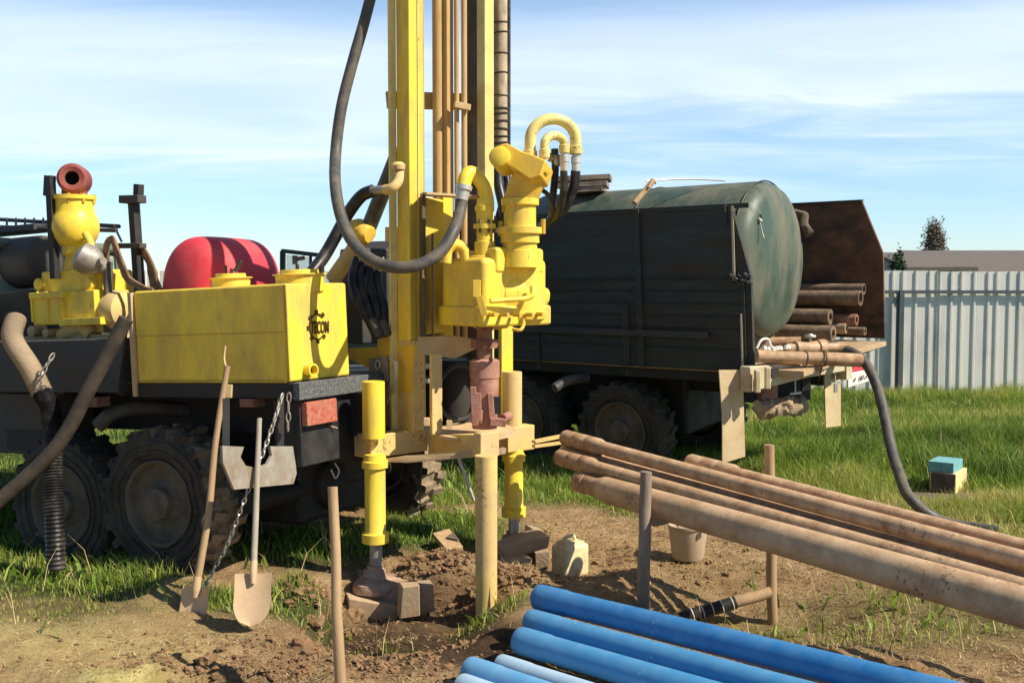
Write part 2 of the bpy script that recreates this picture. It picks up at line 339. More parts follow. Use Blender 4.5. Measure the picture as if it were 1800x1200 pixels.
def grassy(x, y):
    x = np.asarray(x, float); y = np.asarray(y, float)
    g = np.zeros_like(x)
    def up(v): np.maximum(g, v, out=g)
    wob = (fbm(x, y, 1.6, 3, 21)-.5)*1.3
    up(sstep(y+wob-(12.3-1.10*x), -.5, .7)*sstep(x, .2, 1.2))         # right meadow beyond the pipe racks
    up(sstep(y+wob, 8.6, 9.6))                                        # beyond the rig
    up(blob(x, y, 955, 865, .62, .65, .5))                            # tuft behind the right jack
    up(blob(x, y, 465, 1050, .60, .30, .5)*.9)                        # under the shovels
    up(blob(x, y, 765, 935, .75, .8, .5))
    up(blob(x, y, 560, 960, .8, .7, .5)*.9)
    up(sstep(-x+wob*.5, 1.9, 2.6)*sstep(y+wob*.4, 5.9, 6.8))          # left, under the wheels
    up(blob(x, y, 60, 1060, .95, .6, .6)*(.25+.5*fbm(x, y, 2.5, 3, 33)))
    up(blob(x, y, 1600, 1080, 1.7, .8, .6)*(.25+.5*fbm(x, y, 3, 3, 31)))
    up(blob(x, y, 1250, 1010, .5, .5, .6)*.18); up(blob(x, y, 1740, 960, .9, .9, .6)*.8)
    up(blob(x, y, 880, 1060, .35, .2, .6)*.55); up(blob(x, y, 690, 1090, .35, .16, .6)*.5)
    g *= 1-.9*blob(x, y, 1655, 882, .42, .30, .5)
    return np.clip(g, 0, 1)
xs = np.concatenate([-np.geomspace(420, 6.1, 34), np.arange(-6, 8.001, .042), np.geomspace(8.1, 420, 34)])
ys = np.concatenate([np.array([-60, -20, -6, 0, 2.]), np.arange(3, 12, .042), np.arange(12, 20, .16), np.geomspace(20.2, 900, 44)])
X, Y = np.meshgrid(xs, ys); Z = height(X, Y); G = grassy(X, Y)
nx, ny = len(xs), len(ys); me = bpy.data.meshes.new('ground')
vs = np.stack([X, Y, Z], -1).reshape(-1, 3).astype('f4'); ii = np.arange(nx*ny).reshape(ny, nx)
fs = np.stack([ii[:-1, :-1], ii[:-1, 1:], ii[1:, 1:], ii[1:, :-1]], -1).reshape(-1, 4).astype('i4')
def fast_mesh(me, vs, fs, smooth=True):
    k = fs.shape[1]; me.vertices.add(len(vs)); me.vertices.foreach_set('co', np.ascontiguousarray(vs, 'f4').ravel()); me.loops.add(fs.size); me.loops.foreach_set('vertex_index', np.ascontiguousarray(fs, 'i4').ravel())
    me.polygons.add(len(fs)); me.polygons.foreach_set('loop_start', np.arange(0, fs.size, k, dtype='i4')); me.polygons.foreach_set('use_smooth', np.full(len(fs), smooth)); me.update(calc_edges=True)
fast_mesh(me, vs, fs)
at = me.attributes.new('turf', 'FLOAT', 'POINT'); at.data.foreach_set('value', G.ravel().astype('f4'))
dug_shade = np.clip(.75*(1-sstep(np.sqrt(((X+.62)/.7)**2+((Y-6.45)/.75)**2), .4, 1.1))+.55*(1-sstep(np.sqrt(((X-.0)/.5)**2+((Y-7.4)/.4)**2), .3, 1.1))+blob(X, Y, 770, 1120, .9, .5, .6)+.8*blob(X, Y, 640, 1070, .5, .3, .6)+.8*blob(X, Y, 400, 1190, .4, .15, .6), 0, 1)  # darker dug soil in the pits, plus a cast shadow painted beside the pipes
at = me.attributes.new('dug_shade', 'FLOAT', 'POINT'); at.data.foreach_set('value', dug_shade.ravel().astype('f4'))
sand = np.clip(1.3*blob(X, Y, 225, 1195, .30, .2, .8)+.5*blob(X, Y, 100, 1130, 1.1, .6, .7)+.3*blob(X, Y, 330, 1050, .5, .3, .8), 0, 1)
at = me.attributes.new('sand', 'FLOAT', 'POINT'); at.data.foreach_set('value', sand.ravel().astype('f4'))
gm = bpy.data.materials.new('soil'); gm.use_nodes = True; MATS['soil'] = gm
t = gm.node_tree; b = t.nodes['Principled BSDF']; N = t.nodes.new; L = t.links.new
b.inputs['Roughness'].default_value = .95; b.inputs['Specular IOR Level'].default_value = .15
tcn = N('ShaderNodeTexCoord')
def nz(s, d=8, r=.65):
    n = N('ShaderNodeTexNoise'); n.inputs['Scale'].default_value = s; n.inputs['Detail'].default_value = d; n.inputs['Roughness'].default_value = r; L(tcn.outputs['Object'], n.inputs[0]); return n.outputs[0]
def ramp(i, *st):
    r = N('ShaderNodeValToRGB'); e = r.color_ramp.elements
    while len(e) < len(st): e.new(.5)
    for k, (p, c) in enumerate(st): e[k].position = p; e[k].color = (*c, 1)
    L(i, r.inputs[0]); return r.outputs[0]
def mixc(f, a, c):
    m = N('ShaderNodeMix'); m.data_type = 'RGBA'; L(f, m.inputs[0])
    for k, v in ((6, a), (7, c)):
        if isinstance(v, tuple): m.inputs[k].default_value = (*v, 1)
        else: L(v, m.inputs[k])
    return m.outputs[2]
def attr(n):
    a = N('ShaderNodeAttribute'); a.attribute_name = n; return a.outputs['Fac']
soil = ramp(nz(3.5), (.30, (.25, .145, .07)), (.5, (.47, .30, .155)), (.70, (.62, .45, .25)))
litter = ramp(nz(60, 4), (.42, (.20, .12, .06)), (.62, (.60, .45, .24)))
soil = mixc(ramp(nz(2.2), (.4, (0, 0, 0)), (.62, (.75, .75, .75))), soil, litter)
soil = mixc(attr('sand'), soil, ramp(nz(8), (.35, (.52, .43, .16)), (.65, (.82, .70, .30))))
soil = mixc(attr('dug_shade'), soil, ramp(nz(14), (.35, (.045, .028, .018)), (.68, (.13, .08, .047))))
turf = ramp(nz(9), (.3, (.022, .040, .012)), (.55, (.055, .085, .022)), (.75, (.16, .14, .06)))
L(mixc(attr('turf'), soil, turf), b.inputs['Base Color'])
bp = N('ShaderNodeBump'); bp.inputs['Strength'].default_value = 1.0; bp.inputs['Distance'].default_value = .05; L(nz(26, 9, .75), bp.inputs['Height']); L(bp.outputs[0], b.inputs['Normal'])
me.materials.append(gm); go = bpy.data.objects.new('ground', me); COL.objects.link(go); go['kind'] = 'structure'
def gz(x, y): return float(height(np.array([x]), np.array([y]))[0])

# grass: one mesh of separate bent blades
def blade_mat(name, st, rough=.55, trans=.38):
    m = bpy.data.materials.new(name); m.use_nodes = True; t = m.node_tree; b = t.nodes['Principled BSDF']
    a = t.nodes.new('ShaderNodeAttribute'); a.attribute_name = 'tint'; r = t.nodes.new('ShaderNodeValToRGB'); e = r.color_ramp.elements
    while len(e) < len(st): e.new(.5)
    for k, (p, c) in enumerate(st): e[k].position = p; e[k].color = (*c, 1)
    t.links.new(a.outputs['Fac'], r.inputs[0]); t.links.new(r.outputs[0], b.inputs['Base Color']); b.inputs['Roughness'].default_value = rough
    tr = t.nodes.new('ShaderNodeBsdfTranslucent'); ms = t.nodes.new('ShaderNodeMixShader'); ms.inputs[0].default_value = trans
    t.links.new(r.outputs[0], tr.inputs[0]); t.links.new(b.outputs[0], ms.inputs[1]); t.links.new(tr.outputs[0], ms.inputs[2]); t.links.new(ms.outputs[0], t.nodes['Material Output'].inputs[0])
    MATS[name] = m; return m
blade_mat('grass_blade', [(0, (.07, .13, .012)), (.40, (.22, .34, .035)), (.70, (.42, .46, .09)), (1, (.62, .52, .22))])
blade_mat('straw_blade', [(0, (.17, .10, .045)), (.5, (.42, .29, .13)), (1, (.70, .56, .30))], trans=.1)
def blades(name, x, y, h, wd, lean, tint, m, label, flat=0.0, cat='grass'):
    n = len(x); z = height(x, y)-.006; a = rng.uniform(0, 6.2832, n); la = rng.uniform(0, 6.2832, n)
    sx, sy = np.cos(a)*wd/2, np.sin(a)*wd/2; lx, ly = np.cos(la)*lean*h, np.sin(la)*lean*h; up = h*(1-flat)
    base = np.stack([x, y, z], -1)
    def P(sxk, t): return base+np.stack([sx*sxk+lx*t*t, sy*sxk+ly*t*t, up*t*(1-.25*lean*t)], -1)
    v = np.stack([P(-1, 0), P(1, 0), P(.75, .55), P(-.75, .55), P(.04, 1.0), P(-.04, 1.0)], 1).reshape(-1, 3)
    k = (np.arange(n)*6)[:, None]; q = np.concatenate([k+np.array([[0, 1, 2, 3]]), k+np.array([[3, 2, 4, 5]])], 0)
    me = bpy.data.meshes.new(name); fast_mesh(me, v, q, True)
    at = me.attributes.new('tint', 'FLOAT', 'POINT'); at.data.foreach_set('value', np.repeat(tint, 6).astype('f4'))
    me.materials.append(MATS[m]); o = bpy.data.objects.new(name, me); COL.objects.link(o)
    o['kind'] = 'stuff'; o['label'] = label; o['category'] = cat; return o
def scatter(n, x0, x1, y0, y1):
    x = rng.uniform(x0, x1, n); y = rng.uniform(y0, y1, n); a = np.abs(x) < y*.56+2.0; return x[a], y[a]
parts = []
for n, box in ((190000, (-6, 6, 4.7, 9.5)), (190000, (0, 9.3, 7, 13)), (115000, (0, 13, 12, 19.2)), (80000, (-12, 2, 9, 18))):
    x, y = scatter(n, *box); gk = grassy(x, y); keep = rng.uniform(0, 1, len(x)) < gk**1.5*(.45+.9*fbm(x, y, 2.2, 3, 41)); parts.append((x[keep], y[keep]))
gx = np.concatenate([p[0] for p in parts]); gy = np.concatenate([p[1] for p in parts])
gg = grassy(gx, gy); cl_ = fbm(gx, gy, 1.7, 4, 51)
hh = (.03+.085*gg*sstep(gy+.5*gx, 8.5, 13)+.035*gg+.05*gg*sstep(gy, 16.8, 18.6))*(.15+1.7*cl_)*rng.uniform(.5, 1.5, len(gx))
ti = np.clip(.14+1.25*(fbm(gx, gy, 1.1, 4, 61)-.28)+rng.normal(0, .18, len(gx))+.55*(1-gg), 0, 1)
blades('grass', gx, gy, hh, rng.uniform(.004, .009, len(gx))*(1+.35*sstep(gy, 9, 17)), rng.uniform(.1, .75, len(gx)), ti, 'grass_blade', 'uneven tufts of green meadow grass around the trucks')
x, y = scatter(150000, -3, 4.5, 4.6, 9.5); dk = 1-grassy(x, y); shade_patch = np.clip(blob(x, y, 770, 1120, .9, .5, .6), 0, 1)
keep = rng.uniform(0, 1, len(x)) < dk*(1-.85*shade_patch)*np.clip(fbm(x, y, 1.4, 4, 71)*2.2-.45+.5*blob(x, y, 1140, 960, 1.1, 1.1, .6), 0.08, 1)*np.where(x < -1.4, .45, 1); x, y = x[keep], y[keep]
blades('straw_litter', x, y, rng.uniform(.02, .08, len(x)), rng.uniform(.003, .008, len(x)), rng.uniform(.8, 1.3, len(x)), np.clip(rng.normal(.5, .25, len(x)), 0, 1), 'straw_blade', 'dry straw clippings strewn over the brown soil', flat=.60, cat='straw')
# broad leaved weeds and dry stalks among the grass
x, y = scatter(26000, -4, 9, 4.8, 18.5); gk = grassy(x, y); keep = (rng.uniform(0, 1, len(x)) < gk*np.clip(fbm(x, y, 1.1, 3, 81)*2.6-.95, 0, 1)); x, y = x[keep], y[keep]
blades('weeds', x, y, rng.uniform(.05, .17, len(x)), rng.uniform(.014, .034, len(x)), rng.uniform(.5, 1.1, len(x)), np.clip(rng.normal(.38, .2, len(x)), 0, 1), 'grass_blade', 'broad leaved weeds growing among the grass', cat='weeds')
x, y = scatter(9000, -4, 9, 5.2, 18.5); gk = grassy(x, y); keep = rng.uniform(0, 1, len(x)) < (gk > .2)*np.clip(fbm(x, y, .8, 3, 91)*2.4-.8, 0, 1); x, y = x[keep], y[keep]
blades('dry_stalks', x, y, rng.uniform(.12, .38, len(x)), rng.uniform(.003, .006, len(x)), rng.uniform(.2, .8, len(x)), np.clip(rng.normal(.75, .2, len(x)), 0, 1), 'straw_blade', 'pale dry stalks sticking out of the grass', cat='dry grass')
# clods of dug earth
def clods(name, n, regs, rr, m, label):
    mb = MB(); bm = bmesh.new(); bmesh.ops.create_icosphere(bm, subdivisions=2, radius=1); bv = [v.co.copy() for v in bm.verts]; bf = [tuple(v.index for v in f.verts) for f in bm.faces]; bm.free()
    from mathutils import noise
    va = []
    for q in range(6):
        va.append([p*(1+.9*noise.noise(p*1.2+V((q*5, 0, 0)))+.6*noise.noise(p*2.7+V((0, q*7, 0)))) for p in bv])
    tv = []; tf = []
    for i in range(n):
        px, py, rx, ry, _ = random.choices(regs, weights=[g_[4] for g_ in regs])[0]; c = gp(px, py); x = c.x+random.gauss(0, rx*.5); y = c.y+random.gauss(0, ry*.5)
        s = rr*random.lognormvariate(0, .55); a = random.uniform(0, 6.28); z = gz(x, y)+s*.25; ca, sa = math.cos(a), math.sin(a); k = len(tv)
        fl = random.uniform(.5, .9)
        tv += [(x+s*(p.x*ca-p.y*sa), y+s*(p.x*sa+p.y*ca), z+s*fl*p.z) for p in va[i % 6]]; tf += [tuple(j+k for j in f) for f in bf]
    me = bpy.data.meshes.new(name); fast_mesh(me, np.array(tv), np.array(tf), False); me.materials.append(MATS[m]); o = bpy.data.objects.new(name, me); COL.objects.link(o)
    o['kind'] = 'stuff'; o['label'] = label; o['category'] = 'soil'
mat('clod', (.19, .108, .055), .95, var=.35, scale=8, dirt=(.26, .165, .085), amt=.4, bump=.8, bscale=30)
clods('soil_clods', 2600, [(545, 1040, .35, .25, 2), (770, 1000, .4, .35, 3), (880, 1030, .3, .2, 1.5), (500, 1140, 1.2, .3, 2), (400, 1165, .6, .15, 1), (720, 1170, .7, .2, 1), (1100, 980, 1.2, .9, 1.0), (640, 1110, .4, .25, 1.5)], .009, 'clod', 'crumbled brown earth clods around the dug pit')
# ---------------------------------------------------------------- truck wheel (tyre > lugs in its mesh, rim)
def wheel_meshes(tag_, mud):
    T = MB(); LH = .545 if mud else .530
    prof = [(.29, -.12), (.33, -.155), (.42, -.172), (.485, -.165), (.505, -.13), (.508, 0), (.505, .13), (.485, .165), (.42, .172), (.33, .155), (.29, .12)]
    T.lathe((0, 0, 0), (0, 1, 0), prof, 56, True, False)
    n = 21
    for side in (-1, 1):
        for k in range(n):
            a0 = 6.28319*(k+(.5 if side > 0 else 0))/n
            def pp(a, y, r): return V((math.cos(a)*r, y, math.sin(a)*r))
            da = .082
            T.hexa([pp(a0-da*.6, side*.005, .49), pp(a0+da*.6, side*.005, .49), pp(a0+da*1.5, side*.166, .46), pp(a0-da*.2, side*.166, .46),
                    pp(a0-da*.5, side*.01, LH), pp(a0+da*.5, side*.01, LH), pp(a0+da*1.35, side*.165, LH-.006), pp(a0, side*.165, LH-.006)])
    T.lathe((0, -.171, 0), (0, 1, 0), [(.455, 0), (.452, -.008), (.43, -.01), (.425, 0)], 56, True, False)
    T.lathe((0, -.165, 0), (0, 1, 0), [(.39, 0), (.385, -.012), (.36, -.013), (.355, 0)], 56, True, False)
    T.jitter(.016 if mud else .008, 8)
    if mud: T.jitter(.012, 25)
    Rm = MB()
    Rm.lathe((0, 0, 0), (0, -1, 0), [(.305, .09), (.312, .155), (.30, .165), (.285, .15), (.262, .0), (.235, -.05), (.21, -.04), (.18, .08), (.12, .12), (.115, .17), (.085, .185), (.0, .19)], 40)
    for k in range(8):
        a = k*6.28319/8; Rm.lathe((.195*math.cos(a), -.045, .195*math.sin(a)), (0, -1, 0), [(.017, 0), (.017, .025), (.009, .032), (0, .032)], 8)
    Rm.jitter(.008, 9)
    def mk(mb, name, m):
        me = bpy.data.meshes.new(name); me.from_pydata([tuple(p) for p in mb.v], [], mb.f); me.polygons.foreach_set('use_smooth', mb.sm)
        bm = bmesh.new(); bm.from_mesh(me); bmesh.ops.recalc_face_normals(bm, faces=bm.faces); bm.to_mesh(me); bm.free()
        me.materials.append(MATS[m])
        if m == 'rubber_mud':
            me.materials.clear(); me.materials.append(MATS['rubber']); me.materials.append(MATS['rubber_mud'])
            for p in me.polygons: p.material_index = int(math.hypot(p.center.x, p.center.z) > .492 and abs(p.center.y) < .158)
        me.set_sharp_from_angle(angle=R(38)); return me
    return mk(T, 'tyre', 'rubber_mud' if mud else 'rubber'), mk(Rm, 'rim', 'rim_mud')
WHEELS = {m: wheel_meshes('w', m) for m in (False, True)}
def wheel(parent, Fm, c, mud=False, scale=1.0, flip=False, yaw=0.0, group=None):
    """wheel whose axle lies along the frame's v axis; its hub face looks to -v (or +v if flipped)"""
    ty, ri = WHEELS[mud]; x, y = Fm.u, Fm.v
    if flip: y = -y
    z = x.cross(y); x, y, z = x, y, z
    M = Matrix((x*scale, y*scale, z*scale)).transposed().to_4x4(); M.translation = c
    M = WM[parent].inverted() @ M
    o = bpy.data.objects.new('wheel', ty); COL.objects.link(o); o.parent = parent; o.matrix_local = M
    r = bpy.data.objects.new('rim', ri); COL.objects.link(r); r.parent = o
    return o

# ================================================================ the drilling truck
TH = R(26.4); PIT = math.tan(R(2.4))
FR = Fr(pt(510, 672, 6.56), (-math.cos(TH), math.sin(TH), -PIT), (math.sin(TH), math.cos(TH), -.012), (-.035, .0, 1))
u_, v_, w_ = FR.u, FR.v, FR.w
RIG = thing('drilling_truck', 'six wheeled drilling truck with yellow mast, yellow tank and muddy tyres', 'drilling truck', (FR.P(1.2, 1.0, 0).x, FR.P(1.2, 1.0, 0).y, 0))
def lu(px, py, v): return FR.loc(FR.onv(px, py, v))
def lvv(px, py, u): return FR.loc(FR.onu(px, py, u))
# deck and chassis
uL = lu(238, 690, 0).x
m = MB(); m.fb(FR, -.02, uL, 0, .06, -.105, -.005); m.fb(FR, -.02, 3.6, 2.15, 2.21, -.105, -.005)
for k in range(5): m.fb(FR, .3+k*.62, .38+k*.62, .06, 2.15, -.10, -.02)
deck = m.build('deck_frame', 'black_steel', RIG, bevel=.006)
m = MB(); m.fb(FR, 0, 3.6, .065, 2.14, -.018, -.002); m.build('deck_plate', 'dark_grey', RIG)
m = MB(); m.fb(FR, -.075, -.022, -.004, 1.02, -.115, -.002); lab(m.build('rear_rail', 'grey_flaked', RIG, bevel=.005), 'flaking grey deck rail at the rear edge')
m = MB(); m.fb(FR, -.2, 4.6, .62, .74, -.42, -.12); m.fb(FR, -.2, 4.6, 1.46, 1.58, -.42, -.12)
for k in range(5): m.fb(FR, .1+k*.9, .22+k*.9, .74, 1.46, -.38, -.2)
for uu in (.62, 1.9): m.tube([FR.P(uu, .25, -.86), FR.P(uu, 1.95, -.86)], .08, 12); m.lathe(FR.P(uu, 1.1, -.86)-u_*.2, u_, [(.03, 0), (.18, .08), (.2, .2), (.18, .32), (.03, .4)], 20)
m.build('chassis', 'black_steel', RIG)
m = MB(); a = lu(515, 706, .0); b = lu(622, 818, 0)
m.fb(FR, -.02, .2, .06, .66, -.56, -.115); m.fb(FR, .0, .25, .66, 1.95, -.62, -.16)
m.build('rear_box', 'black_steel', RIG, bevel=.01)
m = MB(); p = lvv(537, 707, -.06); q = lvv(592, 740, -.06); m.fb(FR, -.02, -.07, p.y, q.y, q.z, p.z); lab(m.build('tail_lamp', 'red_lens', RIG, bevel=.008), 'cracked red tail lamp')
m = MB(); m.tube(cr([pt(565, 738, 6.9), pt(578, 747, 6.88), pt(593, 752, 6.9)]), .004, 6); m.build('lamp_wire', 'tan_dust', RIG)
# side box ahead of the tank
m = MB(); a = lu(205, 600, 0); b = lu(-40, 690, 0)
m.fb(FR, a.x, b.x+.3, -.01, .45, lu(120, 690, 0).z, lu(120, 597, 0).z); m.build('side_locker', 'dark_grey', RIG, bevel=.012)
m = MB(); e = lu(205, 692, 0); m.prism([FR.onv(205, 690, -.012), FR.onv(197, 600, -.012), FR.onv(225, 553, -.012), FR.onv(206, 690, -.012)], v_*.02); m.build('gusset', 'dark_grey', RIG)
m = MB(); m.fb(FR, uL+.02, a.x, .25, .5, -.1, .02); m.build('step_plate', 'dark_grey', RIG)
# lower left: battery box / tool box between the wheels and the cab
m = MB(); a = lu(-60, 690, .05); b = lu(85, 800, .05); m.fb(FR, b.x, a.x+.5, .05, .5, b.z, a.z); m.build('tool_box', 'dark_grey', RIG, bevel=.015)
m = MB(); m.fb(FR, b.x-.006, b.x+.45, .044, .05, b.z+.03, b.z+.19); m.build('tool_box_door', 'black_steel', RIG)
for px in (172, 446):
    m = MB(); a = lu(px-13, 699, .05); b = lu(px+13, 714, .05); m.fb(FR, a.x, b.x, -.02, .1, b.z, -.107); m.build('deck_bracket', 'rust', RIG, bevel=.004)
# tank
m = MB(); TL = lu(238, 600, 0).x; TW = 0; tw = lvv(613, 600, 0).y; thh = lvv(510, 498, 0).z
prof = []
for (vv, ww) in ((0, .0), (0, thh-.0), (tw, thh+.012), (tw, 0)): prof.append(FR.P(0.0, vv, ww))
m.prism(prof, u_*TL)
tank = m.build('water_tank', 'yellow', RIG, bevel=.018)
m = MB(); m.fb(FR, .012, TL-.01, -.004, .0, .322*thh/.64, .328*thh/.64); m.build('seam', 'yellow_dull', tank)
m = MB(); m.fb(FR, -.003, .018, -.006, .004, .01, thh-.01); m.fb(FR, .03, TL-.03, -.012, .03, -.002, .012); m.build('edge_strip', 'yellow_dull', tank)
m = MB(); m.fb(FR, TL, TL+.035, -.02, .02, -.1, thh-.01); m.build('corner_post', 'tan_dust', RIG, bevel=.004)
def lidpx(cx, yb, yt, hw, v):
    P = FR.onv(cx, yb, v); k = P.y/F_PX; h = (yb-yt)*k
    mm_ = MB(); mm_.lathe(P-V((0, 0, .05)), w_, [(hw*k, 0), (hw*k, .05+h*.62), (hw*k*1.12, .05+h*.64), (hw*k*1.12, .05+h*.72), (hw*k*.80, .05+h*.74), (hw*k*.78, .05+h), (0, .05+h)], 36)
    return mm_.build('filler_lid', 'yellow', tank, bevel=.003), P, k
lid1, P1, k1 = lidpx(407, 505, 481, 33, .33); lid2, P2, k2 = lidpx(528, 500, 474, 42, .33)
m = MB(); a = P1+V((.0, 0, .10)); m.tube([P1+V((0, -.02, .08)), P1+V((.01, -.02, .13))], .012, 8); m.tube([P1+V((-.03, -.02, .09)), P1+V((-.032, -.02, .155))], .009, 8); m.tube([P1+V((.03, -.02, .11)), P1+V((.075, -.02, .185))], [.014, .017], 8); m.build('lid_handle', 'hose_black', lid1)
m = MB(); m.tube([P2+V((-.02, 0, .08)), P2+V((-.02, 0, .135))], .012, 8); m.box(P2+V((-.035, 0, .165)), (.03, 0, 0), (0, .03, 0), (0, 0, .06)); m.tube([P2+V((-.03, 0, .17)), P2+V((.03, 0, .18))], .014, 8); m.build('lid_handle', 'hose_black', lid2)
# drain pipe
P = FR.onu(540, 650, 0); m = MB(); m.lathe(P+u_*.02, (-u_+V((.10, -.25, 0))), [(.05, 0), (.05, .02), (.043, .025), (.043, .085), (.033, .086), (.033, .0)], 24); m.build('drain_pipe', 'yellow', tank)
m = MB(); m.lathe(P+u_*.02, (-u_+V((.10, -.25, 0))), [(.033, .03), (0, .03)], 20); m.build('pipe_bore', 'black_steel', tank)
# emblem: an open gear ring with the word across it
C = FR.onu(557, 574, 0)-u_*.004; rr = 20*C.y/F_PX; ev = v_; m = MB()
def ringpt(a, r): return C + ev*(math.cos(a)*r) + V((0, 0, 1))*(math.sin(a)*r)
a0, a1 = R(48), R(318)
for k in range(30):
    q0, q1 = a0+(a1-a0)*k/30, a0+(a1-a0)*(k+1)/30
    m.hexa([ringpt(q0, rr*1.05), ringpt(q1, rr*1.05), ringpt(q1, rr*1.18), ringpt(q0, rr*1.18)]+[p-u_*.004 for p in (ringpt(q0, rr*1.05), ringpt(q1, rr*1.05), ringpt(q1, rr*1.18), ringpt(q0, rr*1.18))])
for k in range(7):
    q = R(52)+k*R(44); d = .15; P4 = [ringpt(q-d, rr*1.15), ringpt(q+d, rr*1.15), ringpt(q+d*.9, rr*1.48), ringpt(q-d*.9, rr*1.48)]; m.hexa(P4+[p-u_*.0045 for p in P4])
emb = m.build('emblem_gear', 'ink', tank)
def text(name, s, size, o, x, y, m_, parent, bold=.0, ext=.002, xs=1.0):
    cu = bpy.data.curves.new(name, 'FONT'); cu.body = s; cu.size = size; cu.extrude = ext; cu.offset = bold; cu.resolution_u = 3
    tmp = bpy.data.objects.new(name, cu); COL.objects.link(tmp); dg = bpy.context.evaluated_depsgraph_get(); me = bpy.data.meshes.new_from_object(tmp.evaluated_get(dg)); bpy.data.objects.remove(tmp)
    x, y = V(x).normalized(), V(y).normalized(); z = x.cross(y); M = Matrix((x*xs, y, z)).transposed().to_4x4(); M.translation = o; me.transform(WM[parent].inverted() @ M)
    me.materials.clear(); me.materials.append(MATS[m_]); ob = bpy.data.objects.new(name, me); COL.objects.link(ob); ob.parent = parent; WM[ob] = WM[parent]; return ob
text('emblem_lettering', 'TECOM', .115, FR.onu(546, 586, 0)-u_*.005, v_, V((0, 0, 1)), 'ink', tank, bold=.002, xs=.50)
# red hood behind the tank
P = FR.onv(392, 506, 1.05); k = P.y/F_PX; m = MB()
rows = []
for zz, sc_ in [(-6, 1.02)]+[(87*math.sin(t_*math.pi/2/12), max(.04, math.cos(t_*math.pi/2/12)**.72)) for t_ in range(1, 13)]:
    ring = []
    for q in range(28):
        a = 6.28319*q/28; ca, sa = math.cos(a), math.sin(a); e = .78
        x = math.copysign(abs(ca)**e, ca)*86*k*sc_; y = math.copysign(abs(sa)**e, sa)*.45*(.5+.5*sc_); ring.append(P+u_*(-x)+v_*(y)+V((0, 0, zz*k)))
    rows.append(ring)
vs_ = [p for r_ in rows for p in r_]; n = 28
m.add(vs_, [(i*n+j, i*n+(j+1) % n, (i+1)*n+(j+1) % n, (i+1)*n+j) for i in range(len(rows)-1) for j in range(n)], True); m.add(rows[-1], [tuple(range(n))])
hood = lab(m.build('engine_hood', 'red', RIG), 'faded red rounded hood')
# mud pump
PY = lambda px, py, v: FR.onv(px, py, v)
Yp = PY(130, 480, .55).y
m = MB()
for (l, r, t_, b_, v0, v1) in ((72, 165, 478, 520, .45, .85), (55, 112, 517, 570, .38, .62), (108, 168, 512, 562, .40, .75), (160, 182, 480, 585, .5, .7)):
    A = lu(l, t_, v0); B = lu(r, b_, v0); m.fb(FR, B.x, A.x, v0, v1, B.z, A.z)
pump = m.build('mud_pump', 'yellow', RIG, bevel=.012)
m = MB()
for px, py, r in ((72, 500, 11), (158, 498, 11)): m.lathe(PY(px, py, .45), -v_, [(r*Yp/F_PX, -.02), (r*Yp/F_PX, .03), (r*.5*Yp/F_PX, .035), (0, .035)], 14)
for px in (66, 82, 98): m.lathe(PY(px, 519, .36), w_, [(.012, -.01), (.012, .03), (0, .03)], 6)
for px in (57, 84, 108): A = lu(px-3, 522, .375); B = lu(px+3, 566, .375); m.fb(FR, B.x, A.x, .365, .39, B.z, A.z)
A = lu(52, 515, .36); B = lu(112, 523, .36); m.fb(FR, B.x, A.x, .35, .64, B.z, A.z); A = lu(110, 560, .4); B = lu(184, 570, .4); m.fb(FR, B.x, A.x, .36, .8, B.z, A.z)
m.build('valve_cover', 'yellow', pump, bevel=.004)
m = MB(); m.vl(134, Yp, [(480, 20), (462, 19), (452, 17), (448, 22), (440, 23), (434, 22), (428, 30), (418, 36), (405, 40), (394, 40), (384, 38), (376, 34), (371, 32.5), (352, 32), (351, 36), (344, 36), (343, 20), (341, 19), (341, 0)], 32); air = m.build('air_chamber', 'yellow', pump)
for q in range(8):
    m = MB(); a = q*.785; m.lathe(pt(134, 351, Yp)+V((math.cos(a)*.14, math.sin(a)*.14, -.03)), (0, 0, 1), [(.013, 0), (.013, .07), (0, .07)], 6); m.build('flange_bolt', 'yellow_dull', air)
m = MB(); kk = Yp/F_PX; UPz = V((0, 0, 1))
yv = V((.22, -1, .04)).normalized(); rc_ = pt(131, 316, Yp); m.lathe(rc_-yv*.10, yv, [(12*kk, .20), (21*kk, .212), (26*kk, .19), (26.5*kk, .02), (22*kk, -.03), (0, -.04)], 32, True, False)
m.box(pt(131, 336, Yp), V((34*kk, 0, 0)), V((0, .14, 0)), UPz*(16*kk)); ring = lab(m.build('pipe_mouth', 'red_ring', air, bevel=.008), 'dull red pipe mouth on top')
m = MB(); m.lathe(rc_-yv*.10, yv, [(12.2*kk, .198), (12.2*kk, .03), (0, .03)], 28, True, False); m.build('bore', 'black_steel', air)
m = MB(); m.tube(cr([pt(150, 410, Yp-.14), pt(158, 425, Yp-.17), pt(160, 445, Yp-.16), pt(150, 470, Yp-.1)]), .03, 12); m.build('discharge_elbow', 'yellow', pump)
m = MB(); m.lathe(pt(182, 470, Yp-.25), V((-.8, -.25, .45)), [(.045, -.02), (.055, .0), (.10, .06), (.12, .12), (.11, .19), (.05, .22), (0, .22)], 24); m.tube([pt(168, 462, Yp-.3), pt(182, 459, Yp-.36)], .03, 12); lab(m.build('strainer', 'bare_metal', pump), 'bare metal cone shaped strainer')
m = MB(); m.tube(cr([pt(190, 460, Yp-.25), pt(190, 500, Yp-.25), pt(190, 585, Yp-.25)]), .034, 14); m.build('riser_pipe', 'hose_grey', RIG)
